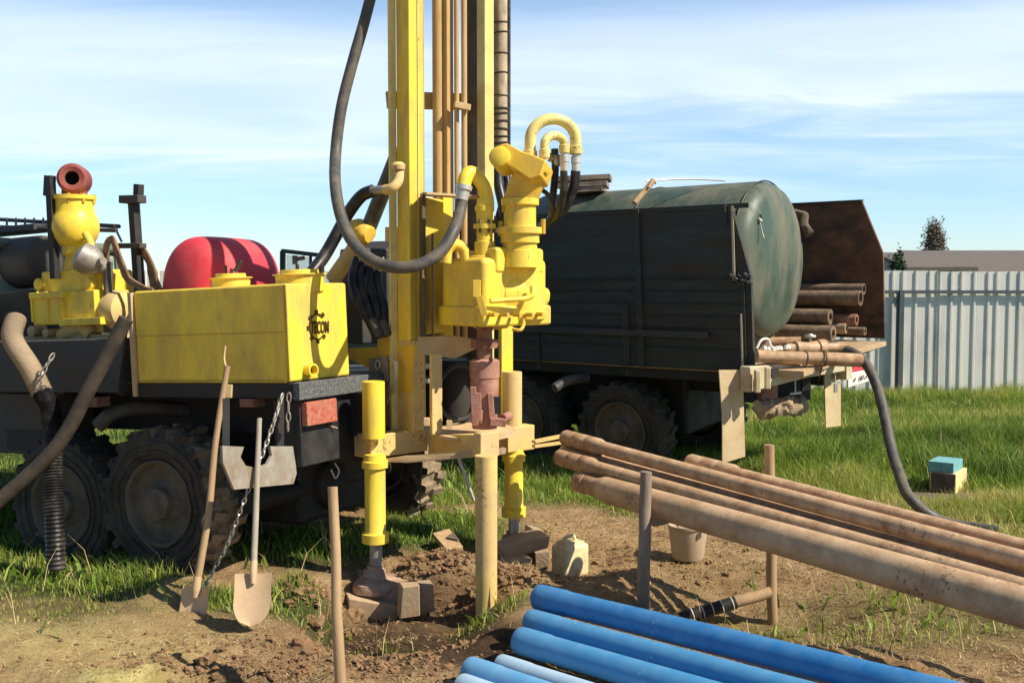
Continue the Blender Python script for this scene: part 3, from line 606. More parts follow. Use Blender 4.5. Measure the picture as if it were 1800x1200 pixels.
m = MB(); m.lathe(PY(207, 545, .55), u_*-1, [(.0, -.1), (.13, -.08), (.16, 0), (.14, .08), (.05, .12), (0, .12)], 24); m.tube(cr([PY(165, 590, .5), PY(150, 575, .5), PY(130, 580, .5), PY(112, 592, .5)]), .07, 14); m.build('pump_casing', 'yellow_tan', RIG)
m = MB(); A = lu(30, 575, .5); B = lu(215, 600, .5); m.fb(FR, B.x, A.x, .46, .9, B.z, B.z+.06)
m.lathe(PY(60, 582, .42), -v_, [(.045, -.1), (.045, .03), (.0, .04)], 14); m.lathe(PY(85, 585, .42), -v_, [(.035, -.1), (.035, .03), (.0, .04)], 14); m.build('pump_base', 'tan_dust', RIG)
# stanchions
def post_px(x0, y0, x1, y1, v, wd, dp=.05):
    A = FR.onv(x0, y0, v); B = FR.onv(x1, y1, v); return A, B
m = MB(); A, B = post_px(88, 309, 97, 490, .42, .06); m.bar(A, B, .06, .055, up=v_); B2 = PY(86, 345, .42); m.bar(A, B2, .068, .062, up=v_); m.build('stanchion', 'black_steel', RIG, bevel=.004)
m = MB(); A, B = post_px(244, 324, 246, 520, .62, .06); m.bar(A, PY(243, 352, .62), .055, .06, up=v_); m.bar(PY(235, 355, .62), PY(246, 520, .62), .06, .07, up=v_); lab(m.build('stanchion', 'black_steel', RIG, bevel=.004), 'black stanchion with a dusty bracket on top')
m = MB(); m.bar(PY(216, 351, .60), PY(250, 350, .60), .09, .06); m.build('stanchion_bracket', 'dark_grey', RIG, bevel=.006)
m = MB(); m.bar(PY(203, 432, .6), PY(252, 432, .6), .07, .04); m.build('stanchion_bracket', 'dark_grey', RIG, bevel=.006)
# bundle of old rope hanging over the stanchion
m = MB()
for q in range(22):
    j = lambda s=7: random.uniform(-s, s)
    if q < 12: pp = [PY(192+j(3), 505+j(), .55), PY(186+j(4), 440+j(), .50), PY(196+j(5), 418+j(3), .5), PY(208+j(4), 445+j(), .48), PY(225+j(7), 490+j(), .5), PY(262+j(9), 512+j(4), .52)]
    else: pp = [PY(240+j(5), 426+j(3), .66), PY(257+j(6), 445+j(), .64), PY(268+j(8), 480+j(), .64), PY(276+j(10), 515+j(4), .64)]
    m.tube(cr(pp, 6), random.uniform(.007, .014), 6)
m.build('rope_bundle', 'rope', RIG)
# dark receiver tank and roof gear far left
m = MB(); A = PY(92, 458, .95); m.lathe(A-u_*.0, u_, [(0, -.02), (.16, .0), (.215, .05), (.225, .12), (.225, 1.5), (.2, 1.58), (0, 1.6)], 36); m.build('air_receiver', 'dark_grey', RIG)
m = MB(); A = lu(70, 510, .7); m.fb(FR, A.x, A.x+1.4, .6, 1.3, -.1, A.z); m.build('engine_block', 'black_steel', RIG, bevel=.02)
m = MB(); m.tube([PY(-30, 384, 1.2), PY(210, 398, 1.2)], .018, 8); m.tube([PY(-30, 398, 1.0), PY(205, 405, 1.0)], .018, 8); m.tube([PY(200, 396, 1.1), PY(214, 425, 1.1)], .01, 6)
for q in range(8): m.tube([PY(-20+q*16, 384, 1.2), PY(-20+q*16, 400, 1.0)], .01, 6)
m.fb(FR, lu(85, 400, 1.1).x, lu(-40, 400, 1.1).x, .95, 1.25, lu(10, 412, 1.1).z, lu(10, 402, 1.1).z); m.build('roof_rack', 'dark_grey', RIG)
# cab far left, out of frame mostly
# cab beyond the left edge of the frame
m = MB(); m.fb(FR, 3.62, 5.3, .05, 2.1, -.55, .55); cb_ = m.build('cab', 'green_cab', RIG, bevel=.06)
m = MB(); m.fb(FR, 3.68, 5.1, .12, 2.03, .55, 1.1); m.build('cab_glass', 'glass_pale', cb_, bevel=.04)
m = MB(); m.fb(FR, 3.64, 5.15, .08, 2.07, 1.1, 1.2); m.build('roof', 'green_cab', cb_, bevel=.05)
for uu_, vv_ in ((3.66, .1), (4.45, .1), (5.06, .1), (3.66, 2.0), (5.06, 2.0)): m = MB(); m.fb(FR, uu_, uu_+.07, vv_, vv_+.06, .54, 1.11); m.build('pillar', 'green_cab', cb_)
m = MB(); m.fb(FR, 5.3, 6.4, .35, 1.8, -.5, .25); m.build('bonnet', 'green_cab', cb_, bevel=.08)
# suction hose, belt
def hose(name, pts, r, m_, parent, n=14, seg=8, ribs=0, label=None):
    m = MB(); c = cr(pts, seg)
    if ribs: c = cr(pts, ribs); rs = [r*(1+(.09 if i % 2 else -.05)) for i in range(len(c))]
    else: rs = r
    m.tube(c, rs, n); o = m.build(name, m_, parent)
    if label: o['label'] = label
    return o
hose('suction_hose', [pt(28, 560, 7.45), pt(22, 596, 7.3), pt(52, 645, 7.2), pt(74, 690, 7.15)], .068, 'hose_tan', RIG, label='pale ribbed suction hose', ribs=24)
hose('suction_hose', [pt(74, 690, 7.15), pt(88, 715, 7.1), pt(92, 760, 7.05), pt(93, 830, 7.0), pt(95, 900, 6.95), pt(99, 1002, 6.9)], .062, 'hose_black', RIG, ribs=26)
m = MB(); A = pt(222, 560, 6.9); B = pt(95, 790, 6.85); C2 = pt(-30, 905, 6.8); c = cr([A, (A+B)/2+V((.01, 0, 0)), B, C2], 8); m.tube(c, .050, 12); lab(m.build('drain_hose', 'hose_brown', RIG), 'brown grey hose slung diagonally to the ground')
# chains
def chain(name, pts, r, m_, parent, pitch=.038):
    c = cr(pts, 24); L_ = [0]
    for i in range(1, len(c)): L_.append(L_[-1]+(c[i]-c[i-1]).length)
    n = int(L_[-1]/pitch); mm_ = MB()
    for k in range(n):
        s = (k+.5)*L_[-1]/n; i = max(j for j in range(len(L_)) if L_[j] <= s); i = min(i, len(c)-2); d = (c[i+1]-c[i]).normalized(); p = c[i]+d*(s-L_[i])
        x, y = perp(d); q = (x if k % 2 else y); hw = pitch*.26; hl = pitch*.62
        ring = [p+d*(hl*math.cos(a))*(1)+q*(hw*math.sin(a)) for a in [6.28319*j/12 for j in range(13)]]
        mm_.tube(ring, r, 6, caps=False)
    return mm_.build(name, m_, parent)
chain('chain', [pt(497, 692, 6.48), pt(470, 775, 6.35), pt(430, 878, 6.3), pt(398, 960, 6.35), pt(365, 1020, 6.4), pt(350, 1062, 6.45)], .0058, 'bare_metal', RIG)
lab(chain('chain', [pt(508, 690, 6.5), pt(507, 722, 6.5), pt(506, 758, 6.5)], .0058, 'bare_metal', RIG, .05), 'short chain end hanging from the deck corner')
lab(chain('chain', [pt(94, 622, 7.1), pt(78, 650, 7.05), pt(67, 682, 7.05), pt(80, 680, 7.0)], .006, 'bare_metal', RIG, .05), 'chain looped round the suction hose')
# exhaust, mudguard plate behind the rear wheel
hose('exhaust_pipe', [pt(172, 748, 7.5), pt(200, 726, 7.5), pt(250, 716, 7.6), pt(330, 722, 7.8)], .055, 'hose_grey', RIG)
A0 = .03; Q = lambda px, py: FR.onu(px, py, A0)
m = MB(); m.prism([Q(391, 783), Q(429, 785), Q(423, 803), Q(432, 818), Q(452, 822), Q(470, 815), Q(478, 800), Q(475, 784), Q(515, 784), Q(522, 830), Q(516, 850), Q(412, 860), Q(392, 813)], u_*.02); lab(m.build('mudguard', 'grey_plate', RIG), 'dusty grey mudguard plate with its arched shadow cut out')  # the arch cut from the plate stands for a shadow falling on it
m = MB(); m.fb(FR, .55, 1.5, .75, 1.75, -1.12, -.2); m.build('underbody_shade_fill', 'black_steel', RIG, bevel=.05)  # plain black block added to make the deep shade under the deck
for px in (404, 500): m = MB(); m.bar(Q(px, 700)+u_*.03, Q(px, 800)+u_*.03, .04, .012); m.build('mudguard_strap', 'dark_grey', RIG)
# wheels: rear pair at the near side, their partners at the far side
for (px, py, v, mud) in ((283, 884, .12, True), (112, 888, .12, False)):
    c = FR.onv(px, py, v-.05)+v_*.12; wheel(RIG, FR, c, mud, 1.0)
cR = FR.onv(283, 884, .07)+v_*.12
wheel(RIG, FR, cR+v_*2.1-u_*.42+V((0, 0, -.02)), True, 1.0, True)
for q_, f_ in ((.12, False), (1.86, True)): wheel(RIG, FR, cR+u_*5.4+v_*(q_-.12)+V((0, 0, .2)), False, 1.0, f_)
wheel(RIG, FR, FR.onv(112, 888, .07)+v_*1.74, False, 1.0, True)
# ================================================================ mast assembly at the rear
vm = V((.75, .66, 0)).normalized(); um = V((.66, -.75, 0)).normalized(); UP = V((0, 0, 1))
def cbox(mb, lx, cx, rx, yt, yb, Yc, dl=-um, dr=vm):
    """upright box: nearest edge at px cx and distance Yc, its left face reaching px lx and its right face px rx"""
    P = pt(cx, yb, Yc); zt = pt(cx, yt, Yc).z
    def ext(px, d):
        a = (px-900)/F_PX*(_c*1.0); k = lambda s: (P.x+d.x*s)-((px-900)/F_PX)*((P.y+d.y*s)*_c-(P.z-EYE)*_s)
        s0, s1 = 0., 6.
        f0 = k(0)
        for _ in range(60):
            q = (s0+s1)/2
            if k(q)*f0 > 0: s0 = q
            else: s1 = q
        return (s0+s1)/2
    a = ext(lx, dl); b = ext(rx, dr); h = UP*(zt-P.z); A = dl*a; B = dr*b
    mb.hexa([P, P+B, P+A+B, P+A, P+h, P+B+h, P+A+B+h, P+A+h]); return P, a, b, zt-P.z
TOP = 5.6
# left column: box section with a flange at its far left edge
m = MB(); P, a, b, h = cbox(m, 700, 722, 747, -900, 760, 7.2); mast = m.build('mast', 'yellow', RIG, bevel=.008)
m = MB(); q = P-um*a; m.hexa([q, q-um*.02, q-um*.02-vm*.055, q-vm*.055]+[p+UP*h for p in (q, q-um*.02, q-um*.02-vm*.055, q-vm*.055)]); m.box(P+vm*(b*.62)+um*.003+UP*(h*.5), vm*.012, um*.008, UP*h); m.build('flange', 'cream', mast)
m = MB(); q = P+vm*(b+.006); m.box(q-um*.02+UP*(h/2+.05), vm*.014, um*.03, UP*(h-.1)); lab(m.build('rail_strip', 'tan_steel', mast, bevel=.003), 'worn tan guide strip')
# base bracket joining mast and truck
m = MB(); cbox(m, 664, 727, 746, 598, 758, 7.17); base = m.build('mast_base', 'yellow_tan', RIG, bevel=.006)
m = MB(); Pb = pt(727, 605, 7.17)
def onm(px, py, off=0): # on the mast base's left face plane
    n = vm; c0 = V((0, 0, EYE)); d = ray(px, py); t = n.dot(Pb-vm*off-c0)/n.dot(d); return c0+d*t
m.prism([onm(726, 607, .004), onm(614, 612, .004), onm(614, 630, .004), onm(665, 655, .004), onm(700, 680, .004), onm(700, 690, .004), onm(726, 690, .004)], vm*.03); m.prism([onm(662, 608, .006), onm(700, 548, .006), onm(700, 606, .006)], vm*.03); m.build('gusset', 'orange_yellow', base)
m = MB(); c = onm(664, 641, .03); m.lathe(c, -vm, [(.055, -.04), (.055, .01), (.035, .012), (.033, .0)], 20); m.prism([onm(648, 630, .03), onm(680, 626, .03), onm(683, 668, .03), onm(664, 690, .03), onm(648, 672, .03)], vm*.02); hk = m.build('hook_plate', 'grey_plate', base, bevel=.004)
m = MB(); m.torus(onm(664, 641, .045), vm, .028, .007); m.build('ring', 'galv', hk)
m = MB()
for q in range(4): m.tube(cr([onm(684+q*3, 628+q*2, .06), onm(694+q*1.5, 640, .06), onm(692+q, 670+q*3, .06), onm(680+q, 712-q*4, .06)], 6), .0055, 6)
m.build('wire_sling', 'galv', base)
# right column
m = MB(); P2c, a2, b2, h2 = cbox(m, 839, 853, 869, -900, 700, 7.62); m.build('mast_column', 'cream', mast, bevel=.006)
m = MB(); cbox(m, 821, 841, 846, -900, 640, 7.70); lab(m.build('mast_web', 'wood_dark', mast), 'inner web of the mast, coloured dark for its shade')  # dark brown puts the shade of the recess into the colour
for py in (-820, -420, 180):
    m = MB(); A = pt(712, py, 7.5); B = pt(846, py, 8.0); m.bar(A-vm*.15, B, .05, .12); m.build('cross_brace', 'tan_steel', mast, bevel=.005)
# feed cylinder and pipes between the columns
zt = TOP
def vtube(mb, px, Yc, r, pyb, pyt=-900, n=16, pxt=None):
    A = pt(px, pyb, Yc); B = V((A.x, A.y, pt(px, pyt, Yc).z))
    mb.tube([A, B], r, n)
m = MB(); vtube(m, 772, 7.55, .042, 620); lab(m.build('drill_rod', 'tan_steel', mast), 'dusty tan tube beside the mast column')
m = MB(); cbox(m, 777, 787, 799, -900, 620, 7.5); lab(m.build('feed_cylinder', 'tan_steel', mast, bevel=.008), 'square tan feed cylinder')
m = MB(); vtube(m, 804, 7.52, .019, 620, n=10); vtube(m, 817, 7.54, .022, 620, n=10); m.build('feed_pipe', 'tan_steel', mast)
m = MB(); m.bar(pt(798, 184, 7.46), pt(826, 190, 7.5), .05, .045); m.build('pipe_clamp', 'tan_dust', mast, bevel=.004)
m = MB(); vtube(m, 880, 7.9, .052, 285); lab(m.build('wrapped_hose', 'hose_wrap', RIG), 'thick fabric wrapped hose down the mast')
wh = bpy.data.objects['wrapped_hose']
for py in (40, 58, 95, 130, 168, 192, 200, 214, 228, 240, 252): m = MB(); m.torus(pt(880, py, 7.9), V((random.uniform(-.12, .12), random.uniform(-.1, .1), 1)), .0525, .006 if py < 180 else .009, 18, 6); m.build('tape_band', 'hose_brown', wh)
m = MB(); vtube(m, 894, 7.95, .016, 360, n=8); m.build('thin_hose', 'hose_black', RIG)
hose('hose_bundle', [pt(878, 280, 7.9), pt(876, 320, 7.85), pt(884, 360, 7.8), pt(890, 400, 7.8)], .04, 'hose_black', RIG)
hose('hose_bundle', [pt(884, 285, 7.95), pt(892, 330, 7.9), pt(880, 370, 7.85), pt(870, 410, 7.8)], .03, 'hose_black', RIG)
# carriage that slides on the mast
m = MB(); cbox(m, 772, 780, 797, 340, 590, 7.35); m.prism([pt(748, 345, 7.22), pt(780, 352, 7.3), pt(780, 585, 7.3), pt(748, 588, 7.22)], -um*.02); car = m.build('carriage', 'yellow', RIG, bevel=.006)
m = MB(); m.prism([pt(742, 338, 7.1), pt(748, 338, 7.12), pt(748, 592, 7.12), pt(742, 592, 7.1)], V((-.09, 1, 0))*.16); m.prism([pt(758, 410, 7.1), pt(762, 410, 7.1), pt(762, 590, 7.1), pt(758, 590, 7.1)], V((-.08, 1, 0))*.1); m.build('carriage_rail', 'wood_dark', car)
m = MB(); m.bar(pt(744, 341, 7.12), pt(842, 347, 7.3), .14, .016); m.build('carriage_top_plate', 'tan_dust', car)
# rotary head
m = MB(); Yh = 6.8
def rbox(m, lx, cx, rx, yt, yb, Yc): return cbox(m, lx, cx, rx, yt, yb, Yc)
Ph, ah, bh, h_ = rbox(m, 773, 849, 963, 452, 556, Yh)
head = m.build('rotary_head', 'yellow', RIG, bevel=.045)
m = MB(); q = Ph+vm*bh*.62-um*ah*.35+UP*.14
m.lathe(q, (vm*1.0+um*.15+UP*-.10), [(.20, -.15), (.215, 0), (.21, .07), (.18, .12), (.17, .16), (.115, .20), (.10, .26), (.05, .32), (0, .335)], 28); m.jitter(.008, 9); m.build('bevel_housing', 'yellow', head)
m = MB(); m.vl(911, Yh+.36, [(562, 44), (560, 48), (549, 50), (547, 46), (520, 44), (505, 42), (480, 40), (462, 40), (460, 37), (448, 37), (440, 33), (436, 0)], 16); m.build('gear_bell', 'yellow', head, bevel=.006)
m = MB(); q = Ph+vm*(bh-.03)-um*ah*.42+UP*h_*.36; m.lathe(q, (vm+um*.12+UP*-.04), [(.20, -.05), (.20, .01), (.185, .02), (.15, .035), (.11, .09), (.065, .13), (.05, .175), (0, .18)], 28); m.jitter(.006, 9); m.build('pinion_cover', 'yellow', head)
m = MB(); rbox(m, 846, 872, 957, 434, 480, Yh+.06); m.build('housing_shoulder', 'yellow', head, bevel=.025)
m = MB(); rbox(m, 768, 850, 970, 538, 575, Yh-.03); m.build('housing_rim', 'yellow', head, bevel=.02)
m = MB(); q = Ph-um*ah*.5+vm*bh*.45; m.lathe(q+UP*.0, (0, 0, -1), [(.21, 0), (.20, .03), (.14, .05), (.12, .09), (.07, .10)], 28); lab(m.build('housing_underside', 'orange_yellow', head), 'dirty yellow underside of the housing')
m = MB(); q = Ph-um*ah*.45+vm*bh*.42+UP*h_; m.lathe(q-UP*.05, UP, [(.22, 0), (.21, .06), (.17, .085), (.15, .10), (.0, .10)], 28); m.build('housing_top', 'yellow', head)
for (px, py, dy_) in ((868, 553, .0), (890, 553, .06), (912, 553, .11), (934, 553, .17), (952, 552, .22)): m = MB(); m.lathe(pt(px, py, Yh+dy_-.04), um, [(.016, -.05), (.016, .02), (0, .02)], 6); m.build('housing_bolt', 'yellow_dull', head)
m = MB(); m.bar(pt(838, 492, Yh-.05), pt(838, 522, Yh-.05), .05, .05); m.build('corner_lug', 'yellow', head, bevel=.003)
m = MB(); m.bar(pt(842, 520, Yh-.06), pt(852, 555, Yh-.06), .05, .045); m.build('corner_lug', 'yellow_dull', head, bevel=.003)
hose('grease_pipe', [pt(862, 529, Yh-.03), pt(905, 526, Yh+.06), pt(926, 524, Yh+.11), pt(936, 518, Yh+.13), pt(936, 504, Yh+.16)], .018, 'yellow', head)
hose('side_handle', [pt(900, 578, 6.85), pt(914, 580, 6.85), pt(920, 572, 6.9), pt(921, 562, 6.95)], .012, 'yellow_dull', head)
Yg = 7.0
m = MB(); m.vl(852, Yg, [(462, 18), (425, 18), (424, 14), (402, 14), (402, 20), (394, 20), (394, 14), (372, 15), (371, 17), (362, 17), (361, 14), (354, 14), (350, 13)], 24); sw = m.build('mud_swivel', 'yellow', head)
hose('gooseneck', [pt(856, 372, Yg), pt(856, 350, Yg), pt(850, 328, Yg-.0), pt(838, 311, Yg-.02), pt(826, 304, Yg-.05), pt(818, 314, Yg-.08), pt(814, 334, Yg-.1)], .048, 'yellow', sw, n=18)
for k in range(6):
    m = MB(); a = k*1.047; m.lathe(pt(852, 398, Yg)+V((math.cos(a)*.062, math.sin(a)*.062, -.045)), UP, [(.011, 0), (.011, .09), (0, .09)], 6); m.build('flange_bolt', 'wood_dark', sw)
m = MB(); m.tube([pt(815, 330, Yg-.1), pt(811, 352, Yg-.11)], [.05, .042], 16); m.lathe(pt(816, 326, Yg-.1), pt(811, 352, Yg-.11)-pt(816, 326, Yg-.1), [(.056, 0), (.056, .03), (.04, .035)], 16); m.build('hose_coupling', 'galv', RIG)
hose('mud_hose', [pt(812, 348, Yg-.1), pt(808, 375, Yg-.14), pt(798, 405, Yg-.28), pt(775, 442, Yg-.36), pt(740, 464, Yg-.42), pt(698, 470, Yg-.43), pt(655, 458, Yg-.38), pt(622, 428, Yg-.3), pt(601, 385, Yg-.18), pt(590, 330, Yg-.05), pt(590, 270, Yg+.25), pt(600, 190, Yg+.3), pt(620, 110, Yg+.35), pt(640, 40, Yg+.4), pt(658, -30, Yg+.45), pt(690, -160, Yg+.45), pt(735, -230, Yg+.5)], .040, 'hose_grey', RIG, n=16, label='long dark mud hose hanging in a loop in front of the mast')
# motor with the tilted top
Ym = 7.0
m = MB(); m.vl(914, Ym, [(470, 34), (440, 31), (439, 30), (428, 30), (427, 34), (412, 34), (411, 39), (400, 39), (399, 28), (362, 28), (361, 33), (350, 33), (349, 30)], 28); mot = m.build('hydraulic_motor', 'yellow', head)
m = MB(); A = pt(914, 352, Ym); B = pt(930, 312, Ym-.03); m.tube([A-(B-A)*.25, A, B], [.112, .112, .118], 24)
m.jitter(.004, 8); m.build('motor_neck', 'orange_yellow', mot)
ax2 = (pt(967, 304, Ym-.1)-pt(884, 280, Ym+.02)).normalized(); nn = V((0, -1, .15)); nn = (nn-ax2*nn.dot(ax2)).normalized(); up2 = ax2.cross(nn); up2 = up2 if up2.z > 0 else -up2
m = MB(); cc = pt(924, 294, Ym-.05); m.prism([cc+ax2*x+up2*y-nn*.11 for x, y in ((-.19, .075), (-.15, .095), (-.02, .07), (.03, .07), (.16, .055), (.165, -.06), (.10, -.105), (.0, -.075), (-.16, -.04), (-.195, 0))], nn*.22); blk = m.build('valve_block', 'orange_yellow', mot, bevel=.014)
m = MB(); m.lathe(pt(884, 283, Ym-.05)-nn*.03, nn, [(.072, -.07), (.072, .12), (.05, .13), (0, .13)], 18)
for (px, py) in ((946, 292), (958, 300), (936, 296)): m.lathe(pt(px, py, Ym-.16), nn, [(.018, -.05), (.018, .02), (0, .02)], 6)
m.build('port_cap', 'yellow', blk)
for (x0, xr, yb0, yb1, yt, r, dy) in ((932, 1012, 282, 268, 206, .038, 0), (957, 992, 280, 266, 237, .03, -.04)):
    mid = (x0+xr)/2; k = (xr-x0)/2; yc = yt+k
    pts = [pt(x0, yb0, Ym-.05+dy)]+[pt(mid-k*math.cos(a), yc-k*math.sin(a)*.92, Ym-.05+dy+.05*(1-math.cos(a))) for a in [math.pi*i/8 for i in range(9)]]+[pt(xr, yb1, Ym+.05+dy)]
    m = MB(); m.tube(cr(pts, 4), r, 16)
    for px_, py_, yy in ((x0, yb0-8, Ym-.05+dy), (xr, yb1-2, Ym+.05+dy)): m.lathe(pt(px_, py_+5, yy), UP, [(r*1.2, 0), (r*1.25, .05), (r*1.02, .055)], 16)
    o = m.build('return_bend', 'cream', blk)
    m = MB(); m.vl(xr, Ym+.05+dy, [(yb1+38, 7), (yb1+20, 7.5), (yb1+19, 8.5), (yb1+8, 8.5), (yb1+7, 7), (yb1, 7)], 14); m.build('hose_fitting', 'galv', blk)
hose('motor_hose', [pt(1012, 300, Ym+.05), pt(1008, 330, Ym+.07), pt(992, 365, Ym+.12), pt(965, 390, Ym+.3), pt(930, 410, Ym+.6)], .034, 'hose_black', RIG, label='black hydraulic hose from the outer bend')
hose('motor_hose', [pt(991, 300, Ym), pt(990, 340, Ym+.02), pt(980, 375, Ym+.1), pt(955, 400, Ym+.35), pt(925, 420, Ym+.6)], .026, 'hose_black', RIG)
hose('motor_hose', [pt(975, 262, Ym+.1), pt(976, 300, Ym+.1), pt(972, 345, Ym+.15), pt(968, 385, Ym+.25), pt(940, 415, Ym+.5)], .026, 'hose_black', RIG)
hose('motor_hose', [pt(950, 332, Ym+.05), pt(965, 345, Ym+.05), pt(972, 370, Ym+.1), pt(960, 395, Ym+.2)], .016, 'hose_black', RIG)
m = MB(); m.lathe(pt(978, 292, Ym+.1), UP, [(.03, 0), (.034, .02), (.034, .07), (.02, .08)], 14); m.tube([pt(965, 276, Ym+.1), pt(978, 280, Ym+.1)], .03, 10); m.build('side_fitting', 'bare_metal', blk)
for (px, py) in ((880, 402), (884, 415), (955, 398), (886, 360)): m = MB(); m.lathe(pt(px, py, Ym-.02), UP, [(.018, -.05), (.018, .05), (0, .05)], 6); m.build('motor_bolt', 'yellow_dull', mot)
hose('lower_elbow', [pt(783, 462, Yg-.05), pt(786, 440, Yg-.05), pt(800, 430, Yg-.03), pt(815, 440, Yg), pt(822, 470, Yg)], .04, 'yellow', head)
# spindle, chuck, tongs, table
Ys = 7.05
m = MB(); m.vl(852, Ys, [(632, 14), (612, 14), (611, 24), (602, 25), (597, 25), (596, 14), (584, 13), (570, 17), (560, 17)], 22); lab(m.build('spindle', 'rust', RIG), 'brown rusty spindle under the rotary head')
m = MB(); m.vl(852, Ys, [(752, 22), (680, 25), (664, 25), (663, 26.5), (634, 26.5), (631, 22), (630, 14)], 28); chk = m.build('breakout_tong', 'pink_rust', RIG)
m = MB(); m.bar(pt(872, 697, Ys-.09), pt(872, 727, Ys-.09), .045, .06); lab(m.build('slot', 'black_steel', chk), 'dark slot')
m = MB()
for (a_, b_) in (((832, 680), (836, 748)), ((840, 690), (842, 740)), ((862, 690), (866, 752))): m.bar(pt(*a_, Ys-.11), pt(*b_, Ys-.11), .04, .04)
m.bar(pt(828, 730, Ys-.1), pt(848, 732, Ys-.1), .05, .09); m.bar(pt(862, 740, Ys-.12), pt(890, 742, Ys-.12), .07, .05); m.tube([pt(885, 735, Ys-.1), pt(897, 730, Ys-.05)], .03, 10); m.jitter(.006, 12); m.build('jaw', 'pink_rust', chk, bevel=.005)
m = MB(); m.prism([pt(737, 592, 7.2), pt(800, 590, 7.3), pt(838, 597, 7.35), pt(838, 612, 7.35), pt(800, 630, 7.3), pt(735, 622, 7.2)], -um*.03); lab(m.build('guard_plate', 'tan_dust', RIG), 'dusty grey tan guard plate')
m = MB(); m.vl(805, 7.75, [(745, 34), (640, 34), (632, 30), (632, 0)], 28); m.torus(pt(808, 690, 7.5), um, .2, .016); m.build('winch_drum', 'black_steel', RIG)
m = MB(); A = pt(757, 760, 6.98); cbox(m, 755, 760, 778, 622, 764, 7.0); lab(m.build('guide_post', 'yellow_tan', RIG, bevel=.005), 'tan upright guide post')
m = MB(); cbox(m, 876, 882, 902, 560, 770, 7.9); m.build('rear_upright', 'yellow', RIG, bevel=.005)
# outrigger beam and jacks
Yj1, Yj2, Ymid = 6.95, 7.75, 6.6
m = MB(); cbox(m, 622, 652, 666, 765, 808, 6.96, dl=-um, dr=vm)
P, a, b, h = cbox(m, 645, 664, 752, 764, 804, 7.02)
Pc = P+vm*b+um*.02
E = pt(836, 783, Ymid+.05)
# arm to the mid leg
zt_, zb_ = pt(745, 762, 7.3).z, pt(745, 800, 7.3).z
A1 = pt(752, 764, 7.3); A2 = pt(838, 764, Ymid+.05); zt2 = A2.z; zb2 = pt(838, 804, Ymid+.05).z
n2 = V((A2.y-A1.y, -(A2.x-A1.x), 0)).normalized(); n2 = n2 if n2.x > 0 else -n2
m.hexa([V((A1.x, A1.y, zb_)), V((A2.x, A2.y, zb2)), V((A2.x, A2.y, zb2))+n2*.12, V((A1.x, A1.y, zb_))+n2*.12, V((A1.x, A1.y, zt_)), V((A2.x, A2.y, zt2)), V((A2.x, A2.y, zt2))+n2*.12, V((A1.x, A1.y, zt_))+n2*.12])
cbox(m, 832, 845, 878, 762, 806, Ymid)
cbox(m, 875, 893, 940, 752, 796, 7.62); B1 = pt(880, 770, 7.4); B0 = pt(760, 782, 7.6)
m.bar(pt(765, 775, 7.75), pt(905, 768, 8.0), .14, .14)
beam = m.build('outrigger_beam', 'yellow_tan', RIG, bevel=.008)
m = MB(); m.prism([pt(660, 808, 7.0), pt(714, 800, 6.95), pt(832, 792, Ymid+.1), pt(836, 800, Ymid+.1), pt(716, 810, 6.9)], UP*-.012); m.build('bottom_flange', 'tan_dust', beam)
# table plate round the hole
m = MB(); ce = pt(835, 755, 7.25); poly = [ce+V((math.cos(a)*.29, math.sin(a)*.42, 0)) for a in [6.28319*i/30 for i in range(30)]]; m.prism(poly, UP*-.02); lab(m.build('table_plate', 'tan_dust', RIG), 'round dusty table plate under the tongs')
for (px, py, Y_) in ((750, 748, 7.0), (790, 752, 7.0)): m = MB(); m.bar(pt(px, py, Y_), pt(px, py-14, Y_), .045, .04); m.build('stop_block', 'tan_dust', RIG, bevel=.004)
# side spike of the beam
m = MB(); m.bar(pt(938, 776, 7.6), pt(988, 766, 7.75), .05, .02); m.bar(pt(938, 784, 7.58), pt(984, 778, 7.72), .04, .02); m.build('beam_arm', 'yellow_tan', beam)
def jack(cx, Yc, ys, hwu, hwl, label, pad_y):
    yt_, yblk0, yblk1, yfl, yrod, ypad = ys
    m = MB(); m.vl(cx, Yc, [(yblk0+4, hwu), (yt_+3, hwu), (yt_, hwu*.97), (yt_, hwu*.8), (yt_+6, 0)], 28); j = lab(m.build('jack', 'yellow' if cx < 700 else 'yellow_tan', RIG), label)
    m = MB(); m.vl(cx+3, Yc, [(yfl, hwl*1.3), (yfl-16, hwl*1.32), (yfl-17, hwl*1.12), (yfl-20, hwl), (yblk1+14, hwl), (yblk1+13, hwl*1.25), (yblk1+2, hwl*1.25), (yblk1, hwl*1.1), (yblk1-10, hwl)], 28); m.build('jack_barrel', 'yellow', j)
    m = MB(); m.vl(cx+4, Yc, [(ypad+10, hwl*.62), (yfl-4, hwl*.62)], 20); m.build('jack_rod', 'bare_metal', j)
    k = Yc/F_PX; m = MB(); m.lathe(pt(cx+2, ypad+20, Yc), UP, [(pad_y*k, -.03), (pad_y*k*1.02, .0), (pad_y*k*.95, .03), (pad_y*.55*k, .06), (pad_y*.42*k, .12), (hwl*.7*k, .13), (hwl*.7*k, .15), (0, .15)], 24); m.jitter(.02, 7); lab(m.build('jack_foot', 'pad', j), 'muddy dished foot'); return j
jack(657, Yj1, (670, 765, 808, 952, 996, 1008), 20, 18.5, 'left jack with bright yellow top tube', 40)
jack(900, Yj2, (653, 752, 797, 907, 934, 950), 17.5, 16.5, 'jack beside the mid leg with tan top tube', 42)
m = MB(); m.vl(855, Ymid-.06, [(1105, 19), (800, 20)], 32); lab(m.build('mid_leg', 'yellow_tan', RIG), 'round tan support leg')
m = MB(); m.vl(868, 7.1, [(796, 21), (790, 22), (788, 22)], 20); m.build('leg_collar', 'pad', RIG)
m = MB(); m.tube([pt(806, 806, 7.2), pt(834, 880, 7.15)], .012, 8); m.build('stay_rod', 'bare_metal', RIG)
